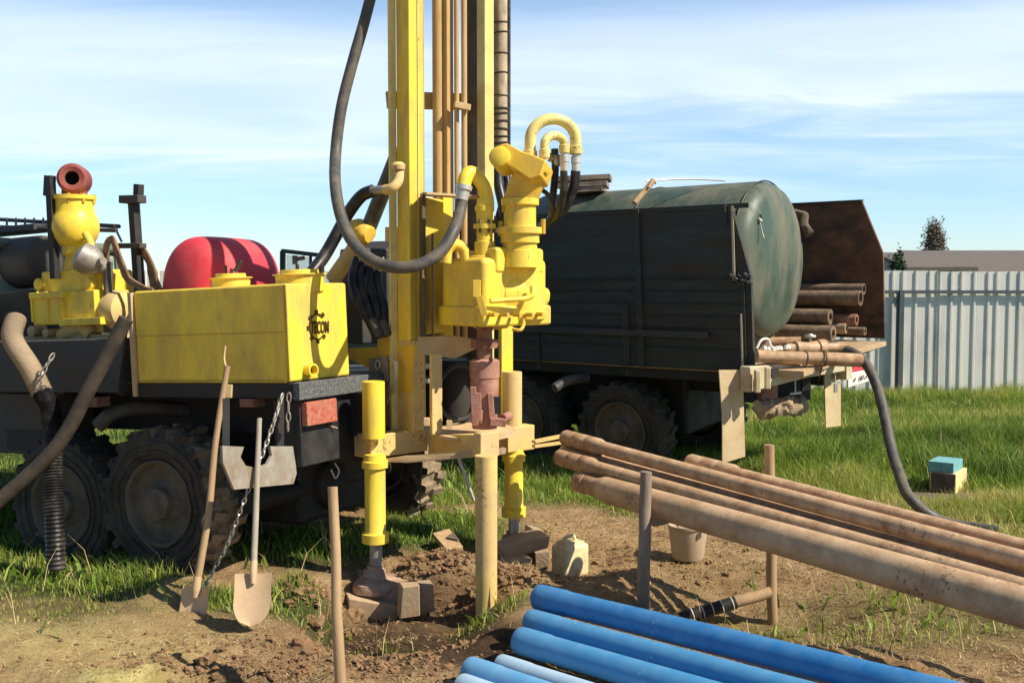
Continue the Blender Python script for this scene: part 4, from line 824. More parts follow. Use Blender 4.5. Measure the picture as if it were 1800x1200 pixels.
hose('thin_cable', [pt(742, 800, 7.3), pt(738, 860, 7.5), pt(742, 905, 7.6), pt(760, 922, 7.6)], .005, 'hose_black', RIG)
# mast raising cylinder on the truck side
m = MB(); A = pt(702, 265, 7.45); B = pt(646, 405, 7.75); m.tube([A, B], .058, 18); cyl = m.build('lifting_cylinder', 'hose_grey', RIG)
m = MB(); B2 = pt(585, 492, 7.9); m.tube([B, B2], .062, 16); lab(m.build('cylinder_sleeve', 'yellow_tan', cyl), 'tan lower sleeve')
m = MB(); m.lathe(pt(612, 402, 7.8), pt(665, 415, 7.6)-pt(612, 402, 7.8), [(.05, 0), (.075, .03), (.085, .1), (.08, .18), (.07, .22), (.05, .25), (0, .25)], 20); m.jitter(.02, 9); m.build('trunnion', 'orange_yellow', cyl)
m = MB(); m.bar(pt(678, 412, 7.35), pt(704, 412, 7.35), .08, .1); m.build('mast_lug', 'yellow_tan', mast)
hose('mast_elbow', [pt(702, 300, 7.1), pt(700, 318, 7.05), pt(690, 330, 7.02), pt(676, 334, 7.05)], .034, 'yellow_tan', RIG)
m = MB(); m.tube([pt(678, 333, 7.05), pt(654, 335, 7.1)], .03, 14); m.build('elbow_fitting', 'bare_metal', RIG)
m = MB(); m.lathe(pt(700, 298, 7.08), UP, [(.045, 0), (.05, .03), (.03, .05), (0, .05)], 12); m.build('elbow_cap', 'yellow_tan', RIG)
hose('feed_hose', [pt(656, 335, 7.1), pt(635, 345, 7.15), pt(612, 375, 7.2), pt(590, 415, 7.2), pt(570, 450, 7.15), pt(549, 478, 7.05)], .044, 'hose_black', RIG, label='black hose from the mast elbow to the tank lid')
for q, (dx, r) in enumerate(((0, .035), (14, .03), (30, .035), (44, .03))):
    hose('hydraulic_hose', [pt(628+dx, 455, 7.6), pt(620+dx, 490, 7.5), pt(630+dx, 530, 7.4), pt(650+dx*.6, 565, 7.35), pt(662+dx*.3, 590, 7.3)], r, 'hose_black', RIG)
m = MB(); m.box(pt(655, 520, 8.2), vm*.4, um*.3, UP*.75); m.build('valve_cabinet', 'dark_grey', RIG, bevel=.02)
m = MB(); m.tube([pt(655, 562, 7.3), pt(668, 592, 7.25)], .035, 12); m.build('hose_coupling', 'dark_grey', RIG)
m = MB(); m.tube([pt(672, 565, 7.3), pt(682, 588, 7.25)], .03, 12); m.build('hose_coupling', 'dark_grey', RIG)
for (px, py, Y_) in ((590, 835, 7.1), (625, 790, 7.2)):
    m = MB(); m.tube(cr([pt(px-8, py-10, Y_), pt(px, py+5, Y_), pt(px+6, py-8, Y_), pt(px-2, py-22, Y_)], 6), .006, 6); m.build('dangling_wire', 'galv', RIG)
# ================================================================ the tank truck on the right
TH2 = R(37.4); RO = .075
c0 = pt(1325, 655, 9.5)
FT = Fr(c0, (-math.cos(TH2), math.sin(TH2), 0), (math.sin(TH2), math.cos(TH2), RO), (-RO*math.sin(TH2), -RO*math.cos(TH2)*.3, 1))
TRK = thing('tank_truck', 'dark green open bed truck carrying a big green tank and old pipes', 'truck', (FT.P(1.5, 1.2, 0).x, FT.P(1.5, 1.2, 0).y, 0))
def tl(px, py, v=0): return FT.loc(FT.onv(px, py, v))
W = 2.35; LB = 3.75
wtop = tl(1285, 360).z; umid = tl(1285, 360).x
rail = tl(1325, 489).z
m = MB(); m.prism([FT.P(0, 0, 0), FT.P(0, 0, rail), FT.P(umid, 0, wtop), FT.P(LB, 0, wtop), FT.P(LB, 0, 0)], FT.v*.045)
side = lab(m.build('bed_side', 'green_dark', TRK, bevel=.006), 'near side panel in dark green with planked lower half')
m = MB()
for px in (1124,):
    a = tl(px, 500).x; m.fb(FT, a-.035, a+.035, -.03, -.001, .0, wtop+.004)
for px in (945, 1308): a = tl(px, 560).x; m.fb(FT, a-.02, a+.02, -.02, -.001, -.04, rail-.02)
a = tl(1100, 600).x; m.fb(FT, a-.05, a+.03, -.022, -.001, .0, .62)
m.fb(FT, umid-.02, umid+.02, -.025, -.001, rail, wtop); m.fb(FT, .0, LB, -.012, -.001, wtop-.035, wtop+.012)
m.build('bed_side_rib', 'green_dark', side, bevel=.004)
m = MB()
for ww in (.21, .40, .52, .64, .76): m.fb(FT, .06, LB, -.009, -.001, ww-.006, ww+.004)
m.fb(FT, .0, LB, -.014, -.001, rail-.012, rail+.012); m.build('plank_seam', 'black_steel', side)
m = MB(); A = tl(1248, 588); B = tl(880, 578); m.fb(FT, A.x, B.x, -.05, -.02, A.z-.035, A.z+.03); m.build('side_bar', 'dark_grey', side, bevel=.005)
m = MB(); m.fb(FT, umid-.035, umid-.012, -.033, -.026, rail-.02, wtop-.01); m.tube([FT.P(.10, -.02, -.06), FT.P(.10, -.02, .55)], .012, 8); lab(m.build('side_edge', 'khaki', side), 'tan worn edge strip')
m = MB()
for q in range(40): p = FT.P(random.uniform(-.02, .2), random.uniform(-.05, .01), rail+random.uniform(-.05, .03)); m.lathe(p, V((random.uniform(-1, 1), random.uniform(-1, 1), .5)), [(0, -.02), (.02, 0), (.012, .03), (0, .035)], 6, False)
m.build('hinge', 'dark_grey', side)
for px in (1105, 950): chain('latch_chain', [FT.P(tl(px, 640).x, -.03, .05), FT.P(tl(px, 640).x, -.035, -.09)], .005, 'dark_grey', TRK)
chain('latch_chain', [FT.P(umid+.04, -.03, wtop), FT.P(umid+.05, -.04, wtop-.18)], .006, 'dark_grey', TRK)
# far side wall
r0 = FT.loc(FT.onv(1555, 595, W)); r1 = FT.loc(FT.onv(1549, 445, W)); r2 = FT.loc(FT.onv(1515, 354, W))
m = MB(); m.prism([FT.P(*r0), FT.P(r0.x, W, r1.z), FT.P(r2.x, W, r2.z), FT.P(LB, W, r2.z), FT.P(LB, W, r0.z)], FT.v*.04)
far = lab(m.build('bed_side', 'rust_sheet', TRK, bevel=.006), 'far side panel with rusty inner face and cut corner')
m = MB(); m.fb(FT, r2.x, LB, W-.02, W+.05, r2.z-.005, r2.z+.02); m.build('bed_side_rail', 'black_steel', far)
uE = r0.x
# floor, front wall, rear tail beam
m = MB(); m.fb(FT, uE, LB, .0+.05, W, -.02, .03); m.build('bed_floor', 'wood_block', TRK)
m = MB(); m.fb(FT, LB-.05, LB, 0, W+.04, 0, wtop); m.build('front_wall', 'green_dark', TRK)
m = MB(); Pa = pt(1325, 655, 9.35); Pb_ = pt(1495, 637, 9.95)
d_ = (Pb_-Pa).normalized(); nrm = V((d_.y, -d_.x, 0)).normalized()
m.hexa([pt(1318, 690, 9.3), pt(1418, 664, 9.62), pt(1418, 664, 9.62)-nrm*.14, pt(1318, 690, 9.3)-nrm*.14, pt(1318, 645, 9.3), pt(1418, 634, 9.62), pt(1418, 634, 9.62)-nrm*.14, pt(1318, 645, 9.3)-nrm*.14])
m.hexa([pt(1418, 664, 9.62), pt(1490, 652, 9.93), pt(1490, 652, 9.93)-nrm*.14, pt(1418, 664, 9.62)-nrm*.14, pt(1418, 634, 9.62), pt(1495, 627, 9.95), pt(1495, 627, 9.95)-nrm*.14, pt(1418, 634, 9.62)-nrm*.14])
tail = m.build('tail_beam', 'khaki', TRK, bevel=.012)
m = MB(); m.bar(pt(1331, 650, 9.26), pt(1331, 690, 9.26), .07, .05); m.bar(pt(1349, 645, 9.3), pt(1349, 684, 9.3), .06, .05); lab(m.build('beam_foot', 'khaki', tail, bevel=.012), 'folded end of the beam')
m = MB(); m.prism([pt(1356, 648, 9.36), pt(1370, 645, 9.40), pt(1364, 664, 9.38), pt(1357, 665, 9.36)], -nrm*.02); m.build('slot', 'black_steel', tail)
m = MB(); m.hexa([pt(1488, 640, 9.9), pt(1498, 637, 9.95), pt(1498, 665, 9.95), pt(1488, 668, 9.9)]+[p-nrm*.2 for p in (pt(1488, 640, 9.9), pt(1498, 637, 9.95), pt(1498, 665, 9.95), pt(1488, 668, 9.9))]); m.build('tail_bracket', 'khaki', TRK)
# apron planks from the tail toward the far wall
m = MB(); q1 = pt(1495, 618, 9.95); q2 = FT.P(uE-.02, W, .03); q3 = FT.P(uE+.5, W, .035); q4 = FT.P(uE+.6, .1, .035); q0 = pt(1330, 640, 9.45)
m.prism([q0, q1, q2, q3, q4], UP*-.05); lab(m.build('tail_planks', 'wood_block', TRK, bevel=.006), 'pale worn planks at the tail')
# number board and red lamp cover
m = MB(); b4 = [pt(1491, 656, 10.0), pt(1536, 648, 10.15), pt(1534, 668, 10.15), pt(1491, 681, 10.0)]; m.prism(b4, -nrm*.02); bd = lab(m.build('number_board', 'white_board', TRK, bevel=.004), 'white board with faint marks')
m = MB()
for px, py, hgt in ((1502, 667, 6), (1512, 664, 8), (1516, 663, 8), (1522, 662, 5)): m.bar(pt(px, py+hgt/2, 9.99+(px-1491)*.0033), pt(px+2, py-hgt/2, 9.99+(px-1491)*.0033), .012, .006)
m.build('board_marks', 'ink', bd)
m = MB(); m.prism([pt(1495, 655, 10.1), pt(1508, 638, 10.15), pt(1528, 634, 10.2), pt(1530, 648, 10.2)], -nrm*.08); lab(m.build('rag', 'red', TRK, bevel=.01), 'red cloth behind the board')
# under the tail: crossmember, lamp, muddy bumper
m = MB(); m.bar(pt(1345, 690, 9.75), pt(1415, 680, 9.95), .05, .24); m.bar(pt(1416, 655, 9.75), pt(1416, 702, 9.75), .05, .08); m.fb(FT, -.1, 3.6, .72, .84, -.34, -.06); m.fb(FT, -.1, 3.6, 1.46, 1.58, -.34, -.06)
m.fb(FT, .25, 3.5, .08, .7, -.12, -.03); m.fb(FT, .05, .2, .08, W-.1, -.3, -.03)
m.build('chassis', 'black_steel', TRK)
m = MB(); m.prism([pt(1340, 683, 9.6), pt(1368, 675, 9.68), pt(1368, 700, 9.68), pt(1340, 706, 9.6)], -nrm*.08); lab(m.build('tail_lamp', 'pink_rust', TRK, bevel=.008), 'dusty pink tail lamp cover')
m2 = MB(); m2.lumpy([pt(1330, 724, 9.5), pt(1350, 718, 9.55), pt(1372, 713, 9.62), pt(1395, 712, 9.72), pt(1412, 706, 9.85)], .085, .06, 20, 10, 9)
lab(m2.build('bumper', 'stone', TRK), 'mud caked rear bumper')
m = MB(); m.tube([pt(1398, 668, 9.7), pt(1398, 692, 9.7)], .008, 6); m.bar(pt(1388, 692, 9.7), pt(1408, 690, 9.72), .03, .02); m.build('hook_bolt', 'galv', TRK)
m = MB(); m.tube([pt(1468, 650, 9.9), pt(1468, 676, 9.9)], .008, 6); m.bar(pt(1460, 674, 9.9), pt(1478, 672, 9.92), .03, .02); m.bar(pt(1469, 674, 9.9), pt(1469, 690, 9.9), .03, .03); m.build('hook_bolt', 'galv', TRK)
# mudflaps
m = MB(); n_ = 8
def flap(poly, Yc, lbl):
    m = MB(); m.prism([pt(x, y, Yc+dy) for x, y, dy in poly], -nrm*.012); lab(m.build('mudflap', 'flap', TRK), lbl)
flap([(1264, 650, 0), (1306, 650, .10), (1308, 730, .10), (1310, 802, .10), (1270, 814, 0), (1270, 730, 0)], 9.35, 'near pale mudflap hanging behind the rear wheel')
flap([(1449, 650, 0), (1478, 648, .12), (1478, 748, .12), (1452, 751, 0)], 10.6, 'far pale mudflap')
# tank
cen = FT.loc(pt(1361, 457, 10.2)); rT = 138*10.2/F_PX; cT = FT.P(*cen); aT = FT.u
m = MB(); LT = 2.75
prof = [(0, -.13), (rT*.3, -.118), (rT*.6, -.085), (rT*.82, -.04), (rT*.91, -.005), (rT*.965, .05), (rT*.99, .10), (rT, .16), (rT, LT-.08), (rT*.97, LT-.02), (rT*.8, LT+.03), (0, LT+.06)]
m.lathe(cT, aT, prof, 64); tnk = lab(m.build('storage_tank', 'green_tank', TRK), 'big dull green cylindrical tank with a dusty domed end')
m = MB()
for uu in (.09, 1.25): m.torus(cT+aT*uu, aT, rT+.002, .008, 64, 6)
m.build('weld_seam', 'green_dark', tnk)
hole = pt(1328, 388, 9.84); m = MB(); m.prism([hole+V((-.02, 0, .09)), hole+V((.05, 0, .05)), hole+V((.055, 0, -.02)), hole+V((-.015, 0, -.1)), hole+V((-.045, 0, -.05))], V((-.02, .07, 0)));
for p in m.v: p += V((0, -.04, 0))
lab(m.build('sight_port', 'black_steel', tnk), 'dark diamond shaped port')
m = MB(); m.bar(pt(1334, 385, 9.78), pt(1338, 390, 9.76), .03, .025); m.tube(cr([pt(1336, 390, 9.76), pt(1340, 408, 9.74), pt(1343, 418, 9.72)]), .004, 6); m.build('port_latch', 'galv', tnk)
m = MB(); m.tube([pt(1115, 357, 9.85), pt(1148, 318, 10.0)], .028, 10); m.tube(cr([pt(1140, 330, 9.9), pt(1148, 316, 10.0), pt(1152, 322, 10.2)]), .012, 6); lab(m.build('log', 'wood', TRK), 'short stick lying over the tank')
m = MB(); m.tube(cr([pt(1135, 319, 10.15), pt(1170, 316, 10.25), pt(1220, 315, 10.3), pt(1275, 318, 10.3)]), .008, 6); m.build('tie_wire', 'galv', TRK)
m = MB(); m.bar(pt(985, 328, 11.3), pt(1068, 324, 11.2), .5, .05); m.bar(pt(980, 318, 11.4), pt(1074, 314, 11.3), .4, .05); m.bar(pt(1000, 338, 11.2), pt(1062, 332, 11.1), .3, .05); m.jitter(.02, 6); m.build('top_boards', 'wood_grey', TRK)
m = MB(); m.tube(cr([pt(1398, 376, 10.75), pt(1412, 380, 10.7), pt(1414, 396, 10.65), pt(1424, 412, 10.6)]), [.05]*25, 10); m.jitter(.02, 9); lab(m.build('cloth_knot', 'wood_dark', TRK), 'dark rag stuffed between tank and side')
for s_ in (.35, 2.1): m = MB(); m.fb(FT, s_, s_+.12, cen.y-.5, cen.y+.5, .03, cen.z-rT+.14); m.build('tank_saddle', 'wood_dark', TRK)
# wheels
cw = FT.onv(1090, 757, .12)+FT.v*.14
sW = .98
for du, v2 in ((0, 0), (1.28, 0), (0, 1.72), (1.28, 1.72), (5.4, 0.02), (5.4, 1.72)):
    p = cw+FT.u*du+FT.v*v2; p.z -= RO*v2*.75
    wheel(TRK, FT, p, False, sW, v2 > 1)
for q_ in (0, 1.28): m = MB(); m.tube([cw+FT.u*q_, cw+FT.u*q_+FT.v*1.72], .07, 10); m.build('axle', 'black_steel', TRK)
m = MB(); m.fb(FT, 1.0, 3.6, .55, 1.85, -.80, -.1); m.build('underbody_shade_fill', 'black_steel', TRK, bevel=.05)  # black block added to close off sunlit grass and keep the underside dark
hose('exhaust_pipe', [pt(975, 682, 10.2), pt(1000, 668, 10.3), pt(1030, 664, 10.6)], .05, 'hose_grey', TRK)
# cab
m = MB(); U0, U1, V0, V1 = 4.15, 5.75, .08, 2.2
def cabP(u, v, w): return FT.P(u, v, w-v*RO)
wl, wr = .58, 1.36
m.hexa([cabP(U0, V0, -.3), cabP(U1, V0, -.3), cabP(U1, V1, -.3), cabP(U0, V1, -.3), cabP(U0, V0, wl), cabP(U1, V0, wl), cabP(U1, V1, wl), cabP(U0, V1, wl)])
cab = m.build('cab', 'green_cab', TRK, bevel=.05)
m = MB(); z1 = wl+.02
m.hexa([cabP(U0+.02, V0+.02, wl), cabP(U1-.02, V0+.02, wl), cabP(U1-.02, V1-.02, wl), cabP(U0+.02, V1-.02, wl), cabP(U0+.06, V0+.1, wr-.1), cabP(U1-.2, V0+.1, wr-.1), cabP(U1-.2, V1-.1, wr-.1), cabP(U0+.06, V1-.1, wr-.1)])
gl = m.build('cab_glass', 'glass_pale', cab)
m = MB()
m.hexa([cabP(U0, V0+.06, wr-.12), cabP(U1-.14, V0+.06, wr-.12), cabP(U1-.14, V1-.06, wr-.12), cabP(U0, V1-.06, wr-.12), cabP(U0+.1, V0+.2, wr), cabP(U1-.3, V0+.2, wr), cabP(U1-.3, V1-.2, wr), cabP(U0+.1, V1-.2, wr)])
m.build('roof', 'dark_grey', cab, bevel=.03)
m = MB()
for (ua, ub, va) in ((U0+.02, U0+.06, V0), (U0+.75, U0+.75, V0), (U1-.04, U1-.2, V0), (U0+.02, U0+.06, V1), (U1-.04, U1-.2, V1)):
    dv = .08 if va < 1 else -.08; m.bar(cabP(ua, va+.01*(1 if va < 1 else -1), wl), cabP(ub, va+dv, wr-.1), .07, .07)
m.build('pillar', 'green_cab', cab, bevel=.01)
m = MB(); m.hexa([cabP(U1, V0+.3, -.3), cabP(U1+1.2, V0+.5, -.3), cabP(U1+1.2, V1-.5, -.3), cabP(U1, V1-.3, -.3), cabP(U1, V0+.3, wl-.02), cabP(U1+1.2, V0+.55, wl-.22), cabP(U1+1.2, V1-.55, wl-.22), cabP(U1, V1-.3, wl-.02)]); m.build('bonnet', 'green_cab', cab, bevel=.05)
# open door window standing out on the near side
Yd = 13.0; m = MB(); c4 = [pt(497, 441, Yd), pt(566, 449, Yd-.35), pt(566, 520, Yd-.35), pt(497, 520, Yd)]
m.bar(c4[0], c4[1], .06, .05); m.bar(c4[0], c4[3], .06, .06); m.bar(c4[1], c4[2], .05, .05); m.bar(pt(546, 447, Yd-.25), pt(546, 520, Yd-.25), .05, .03)
dr = m.build('door', 'dark_grey', cab); m = MB(); m.prism([pt(502, 447, Yd), pt(545, 452, Yd-.25), pt(545, 520, Yd-.25), pt(502, 520, Yd)], V((.01, .02, 0))); m.build('window', 'glass_clear', dr)
m = MB(); m.prism([pt(499, 500, Yd), pt(566, 500, Yd-.35), pt(566, 640, Yd-.35), pt(499, 640, Yd)], V((.02, .05, 0))); m.build('door_panel', 'green_cab', dr)

# ---------------------------------------------------------------- pipes lying in the truck bed
def cargo(px, py, v, r, L_, label, bore=.78, m_='pipe_cargo', name='steel_pipe', cat='pipe', wob=0, dv=0, dw=0):
    P = FT.onv(px, py, v); mb = MB(); q = P+FT.u*L_+FT.v*dv+UP*dw
    mb.tube([P, P+(q-P)*.06, q], [r, r, r], 18, bore=bore)
    o = mb.build(name, m_); tag(o, label, cat, 'old pipes in the truck bed'); return o
cargo(1513, 524, 2.06, .082, 3.0, 'thick dark open pipe on the truck bed stack, under the thinner open one')
cargo(1519, 508, 2.22, .060, 3.0, 'topmost open pipe against the rusty side of the truck bed')
cargo(1460, 557, 1.86, .085, 2.6, 'dark pipe end in the truck bed, second layer, beside the tank', bore=.5)
cargo(1465, 586, 1.76, .085, 2.4, 'lowest thick dark pipe beside the tank, with a broken end', bore=.55)
cargo(1506, 562, 2.05, .062, 2.4, 'short rusty pipe behind the dark pipe ends in the truck bed', m_='rust', bore=.6)
cargo(1488, 577, 1.98, .055, 2.2, 'pale muddy pipe stub in the clutter of the truck bed', m_='stone', bore=.5)
cargo(1521, 582, 2.2, .045, 2.2, 'thin pipe lying on the pale planks by the rusty side', bore=.6)
cargo(1408, 602, 1.35, .062, 1.3, 'tan pipe stub lying under the tank end', m_='pipe_brown', bore=.4, dv=-.55)
P = pt(1330, 626, 9.42); Q_ = pt(1513, 633, 9.55); m = MB(); m.tube([P, P+(Q_-P)*.55, P+(Q_-P)*.56, Q_], [.06, .06, .064, .064], 18, bore=0); rp = m.build('drill_pipe', 'pipe_brown'); tag(rp, 'brown pipe tied along the tail edge of the truck bed', 'pipe', 'old pipes in the truck bed')
for px in (1415, 1448): m = MB(); m.torus(pt(px, 630, 9.49), (Q_-P), .07, .008, 16, 6); m.build('tie_strap', 'wood_dark', rp)
m = MB(); m.tube(cr([pt(1446, 640, 9.42), pt(1442, 655, 9.5), pt(1440, 668, 9.6)]), .007, 6); m.build('strap_end', 'wood_dark', rp)
P = pt(1382, 612, 9.62); Q_ = pt(1488, 611, 9.8); m = MB(); m.tube([P, P+(Q_-P)*.12, P+(Q_-P)*.14, P+(Q_-P)*.5, P+(Q_-P)*.52, P+(Q_-P)*.62, P+(Q_-P)*.64, Q_], [.05, .05, .07, .07, .085, .085, .045, .045], 16); m.jitter(.012, 12); vp = m.build('valve', 'pipe_brown'); tag(vp, 'brown gate valve with a pale handwheel on the truck bed tail', 'valve')
m = MB(); vc = pt(1424, 606, 9.68); m.tube([vc, vc+UP*.07], .014, 8); m.lathe(vc+UP*.07, UP, [(.0, 0), (.05, .0), (.055, .012), (.05, .024), (.03, .02), (.02, .035), (0, .035)], 16); m.build('handwheel', 'galv', vp)
m = MB(); m.tube(cr([pt(1330, 612, 9.4), pt(1338, 598, 9.42), pt(1350, 596, 9.45), pt(1355, 608, 9.45), pt(1365, 615, 9.45)]), .012, 8)
for q in range(7): p = pt(1345+q*7+random.uniform(-3, 3), 614+random.uniform(-2, 2), 9.46); m.lathe(p, UP, [(0, -.02), (.03, 0), (.02, .03), (0, .035)], 7, False)
tag(m.build('white_rope', 'white'), 'white rope end and rags on the truck bed beside the tank', 'rope')
# water hose from the truck to the ground
m = MB(); hp = [pt(1455, 606, 9.9), pt(1490, 616, 9.75), pt(1512, 628, 9.6), pt(1530, 652, 9.45), pt(1545, 690, 9.3), pt(1556, 735, 9.1), pt(1566, 785, 8.9), pt(1580, 830, 8.65), pt(1600, 875, 8.4)]
e_ = gp(1655, 915, .06); hp += [e_, e_+V((.35, -.25, -.03))]
m.tube(cr(hp, 8), .046, 14); tag(m.build('water_hose', 'hose_grey'), 'thick green grey hose hanging from the truck tail down into the grass', 'hose')

# ================================================================ brown drill pipes on their rack
A = pt(1080, 866, 6.85); B = pt(1800, 1070, 4.47); dP = (B-A).normalized()
def drill_pipe(px, py, Yc, r, rc, coll, Ln, m_, label, mc=None):
    P = pt(px, py, Yc); mb = MB(); pts = [P]; rs = [rc*.9]
    for q, rr_ in coll: pts.append(P+dP*q); rs.append(rr_)
    pts.append(P+dP*Ln); rs.append(r)
    mb.tube(pts, rs, 20, bore=.55); o = mb.build('drill_pipe', m_); tag(o, label, 'pipe', 'brown drill pipes on the timber rack'); return o
def joint(r, rc): return [(.015, rc), (.13, rc), (.135, rc*.96), (.14, rc), (.27, rc), (.275, rc*.96), (.28, rc), (.40, rc), (.45, r)]
big = drill_pipe(1016, 846, 7.12, .092, .072, [(.01, .072), (.10, .072), (.105, .066), (.12, .070), (.22, .068), (.25, .072), (.31, .090), (.35, .092)], 5.0, 'pipe_tan', 'thickest brown pipe, lowest on the rack, with a grey tapered end')
for px, py, Yc, ye, r, rc, m_, label in (
    (993, 769, 7.50, 985, .046, .060, 'pipe_brown', 'uppermost brown drill pipe on the rack, its collar nearest the yellow rig'),
    (983, 803, 7.40, 1034, .047, .062, 'pipe_brown', 'front thin drill pipe lying just above the thickest pipe'),
    (992, 793, 7.55, 1016, .045, .058, 'pipe_brown', 'drill pipe half hidden behind the front thin one'),
    (1040, 796, 7.45, 1004, .045, .058, 'pipe_tan', 'drill pipe with an orange tan collar in the middle of the stack'),
    (1062, 812, 7.40, 1012, .042, .052, 'pipe_brown', 'thin drill pipe wedged in the middle of the stack, shortest collar'),
    (1212, 812, 6.95, 963, .046, .060, 'pipe_brown', 'rearmost brown pipe, starting beside the truck wheel'),
    (1250, 834, 6.90, 978, .046, .060, 'pipe_tan', 'second pipe from the back, its end tucked behind the uppermost pipe')):
    P = pt(px, py, Yc); dP_ = (pt(1800, ye, {993: 4.62, 983: 4.50, 992: 4.66, 1040: 4.82, 1062: 4.86, 1212: 5.05, 1250: 5.2}[px])-P).normalized(); keep, dP = dP, dP_
    drill_pipe(px, py, Yc, r, rc, joint(r, rc), 5.2, m_, label); dP = keep
# rack posts
def log(mb, a, b, r0, r1, n=12):
    c = [V(a)+(V(b)-V(a))*(i/8) for i in range(9)]; mb.tube(c, [r0+(r1-r0)*i/8 for i in range(9)], n); mb.jitter(.008, 5)
g1 = gp(1131, 1064, 0); m = MB(); T1 = pt(1135, 829, g1.y+.02); log(m, (g1.x, g1.y, gz(g1.x, g1.y)-.15), T1, .043, .037); tag(m.build('rack_post', 'wood_grey'), 'grey wooden post in front of the brown pipes', 'post', 'rack posts')
g2 = pt(1360, 1120, 6.52); m = MB(); T2 = pt(1352, 782, g2.y+.02); log(m, (g2.x, g2.y, gz(g2.x, g2.y)-.15), T2, .036, .033); tag(m.build('rack_post', 'wood'), 'brown wooden post rising behind the brown pipes', 'post', 'rack posts')
m = MB(); ca = pt(1355, 1040, g2.y-.03); cb = pt(1190, 1088, g2.y-.1); log(m, ca, cb+(cb-ca)*.25, .036, .04); cbn = m.build('crossbar', 'wood'); tag(cbn, 'slanting wooden crossbar wrapped with dark tape at the brown post', 'crossbar')
m = MB(); da = (cb-ca); m.tube([ca+da*.38, ca+da*.62, ca+da*.97], [.041, .042, .043], 14); w1 = m.build('tape', 'tape', cbn)
m = MB()
for s_ in (.42, .53, .63, .73, .84): m.torus(ca+da*s_, da, .0425, .0035, 18, 6)
m.build('tape_band', 'white', cbn)
m = MB(); sb = pt(1140, 905, g1.y+.05); log(m, sb+V((.04, .06, -.05)), sb+V((.55, .55, -.02)), .04, .04); tag(m.build('pipe_bearer', 'wood_grey'), 'short wooden bearer under the far ends of the brown pipes', 'timber')

# ================================================================ blue casing pipes
A = pt(943, 1047, 5.75); B = pt(1380, 1153, 4.62); dB = (B-A).normalized()
def blue(px, py, Yc, r, m_, label, Ln=3.9):
    P = pt(px, py, Yc); mb = MB(); mb.tube([P, P+dB*.006, P+dB*.05, P+dB*.20, P+dB*.22, P+dB*.24, P+dB*Ln], [r*1.02, r*1.06, r*1.07, r*1.06, r*1.02, r, r], 32, bore=.9)
    o = mb.build('plastic_pipe', m_); tag(o, label, 'pipe', 'blue casing pipes on the ground'); return o
blue(947, 1049, 5.75, .070, 'blue', 'deep blue pipe, uppermost and farthest of the blue stack')
blue(932, 1091, 5.60, .064, 'blue_mid', 'second blue pipe, paler scuffed end, just below the uppermost')
blue(914, 1125, 5.42, .070, 'blue_mid', 'third blue pipe with a wide rounded end, in the middle of the stack')
blue(880, 1167, 5.28, .052, 'blue_pale', 'whitish blue thin pipe between the middle one and the light blue one')
blue(826, 1177, 5.12, .066, 'blue_light', 'light blue pipe at the lower left of the blue stack')
blue(812, 1205, 5.0, .060, 'blue_pale', 'palest pipe at the very bottom edge of the blue stack')

# ================================================================ tools
def shovel_blade(mb, c, right, up, nrm_, wd, ht):
    """pointed spade: shoulders, curved point, dished"""
    nu, nv = 10, 12; rows = []
    for j in range(nv+1):
        t = j/nv; hw = wd/2*(.98 if t < .55 else math.sqrt(max(0, 1-((t-.55)/.45)**2))*.98+.02); row = []
        for i in range(nu+1):
            s = -1+2*i/nu; row.append(V(c)+right*(s*hw)-up*(t*ht)+nrm_*(-.018*(1-s*s)*(1-t*.4)+.01*t*t))
        rows.append(row)
    n = nu+1; vs1 = [p for r_ in rows for p in r_]; vs2 = [p-nrm_*.004 for p in vs1]; k = len(vs1)
    fs = [(j*n+i, j*n+i+1, (j+1)*n+i+1, (j+1)*n+i) for j in range(nv) for i in range(nu)]
    fs += [tuple(x+k for x in reversed(f)) for f in fs]
    edge = list(range(n))+[j*n+nu for j in range(1, nv+1)]+[nv*n+i for i in range(nu-1, -1, -1)]+[j*n for j in range(nv-1, 0, -1)]
    fs += [(edge[i], edge[(i+1) % len(edge)], edge[(i+1) % len(edge)]+k, edge[i]+k) for i in range(len(edge))]
    mb.add(vs1+vs2, fs, False)
bt = gp(445, 1088, .02); top = pt(456, 735, 6.35)
sock = pt(446, 1000, bt.y+.06); bl = pt(445, 1007, bt.y+.05)
SH = thing('shovel', 'upright shovel with pale broad blade standing on the grass patch', 'shovel', (bt.x, bt.y, 0))
m = MB(); c = [sock+(top-sock)*(i/6) for i in range(7)]; m.tube(c, [.019, .019, .019, .018, .018, .017, .016], 12); m.build('shaft', 'shovel_pole', SH)
upv = (top-sock).normalized(); rt = upv.cross(V((0, 1, 0))).normalized(); nr = rt.cross(upv).normalized(); nr = nr if nr.y < 0 else -nr
m = MB(); shovel_blade(m, bl, rt if rt.x > 0 else -rt, upv, nr, 67*bt.y/F_PX, .305); m.tube([bl-upv*.06, bl+upv*.02, sock+upv*.05], [.014, .024, .021], 10); m.build('blade', 'shovel', SH)
bt = gp(338, 1052, 0.06); top = pt(400, 643, 6.42); sock = pt(345, 1032, bt.y+.02)
SH2 = thing('shovel', 'long handled shovel leaning on the truck deck, its blade sunk in sand', 'shovel', (bt.x, bt.y, 0))
m = MB(); c = cr([sock, sock+(top-sock)*.33+V((.012, 0, 0)), sock+(top-sock)*.66+V((-.008, 0, 0)), top], 5); m.tube(c, [.024-.006*i/(len(c)-1) for i in range(len(c))], 12); m.build('shaft', 'wood', SH2)
upv = (top-sock).normalized(); rt = upv.cross(V((.3, 1, 0)).normalized()).normalized(); rt = rt if rt.x > 0 else -rt; nr = V((0, -1, .25)).normalized()
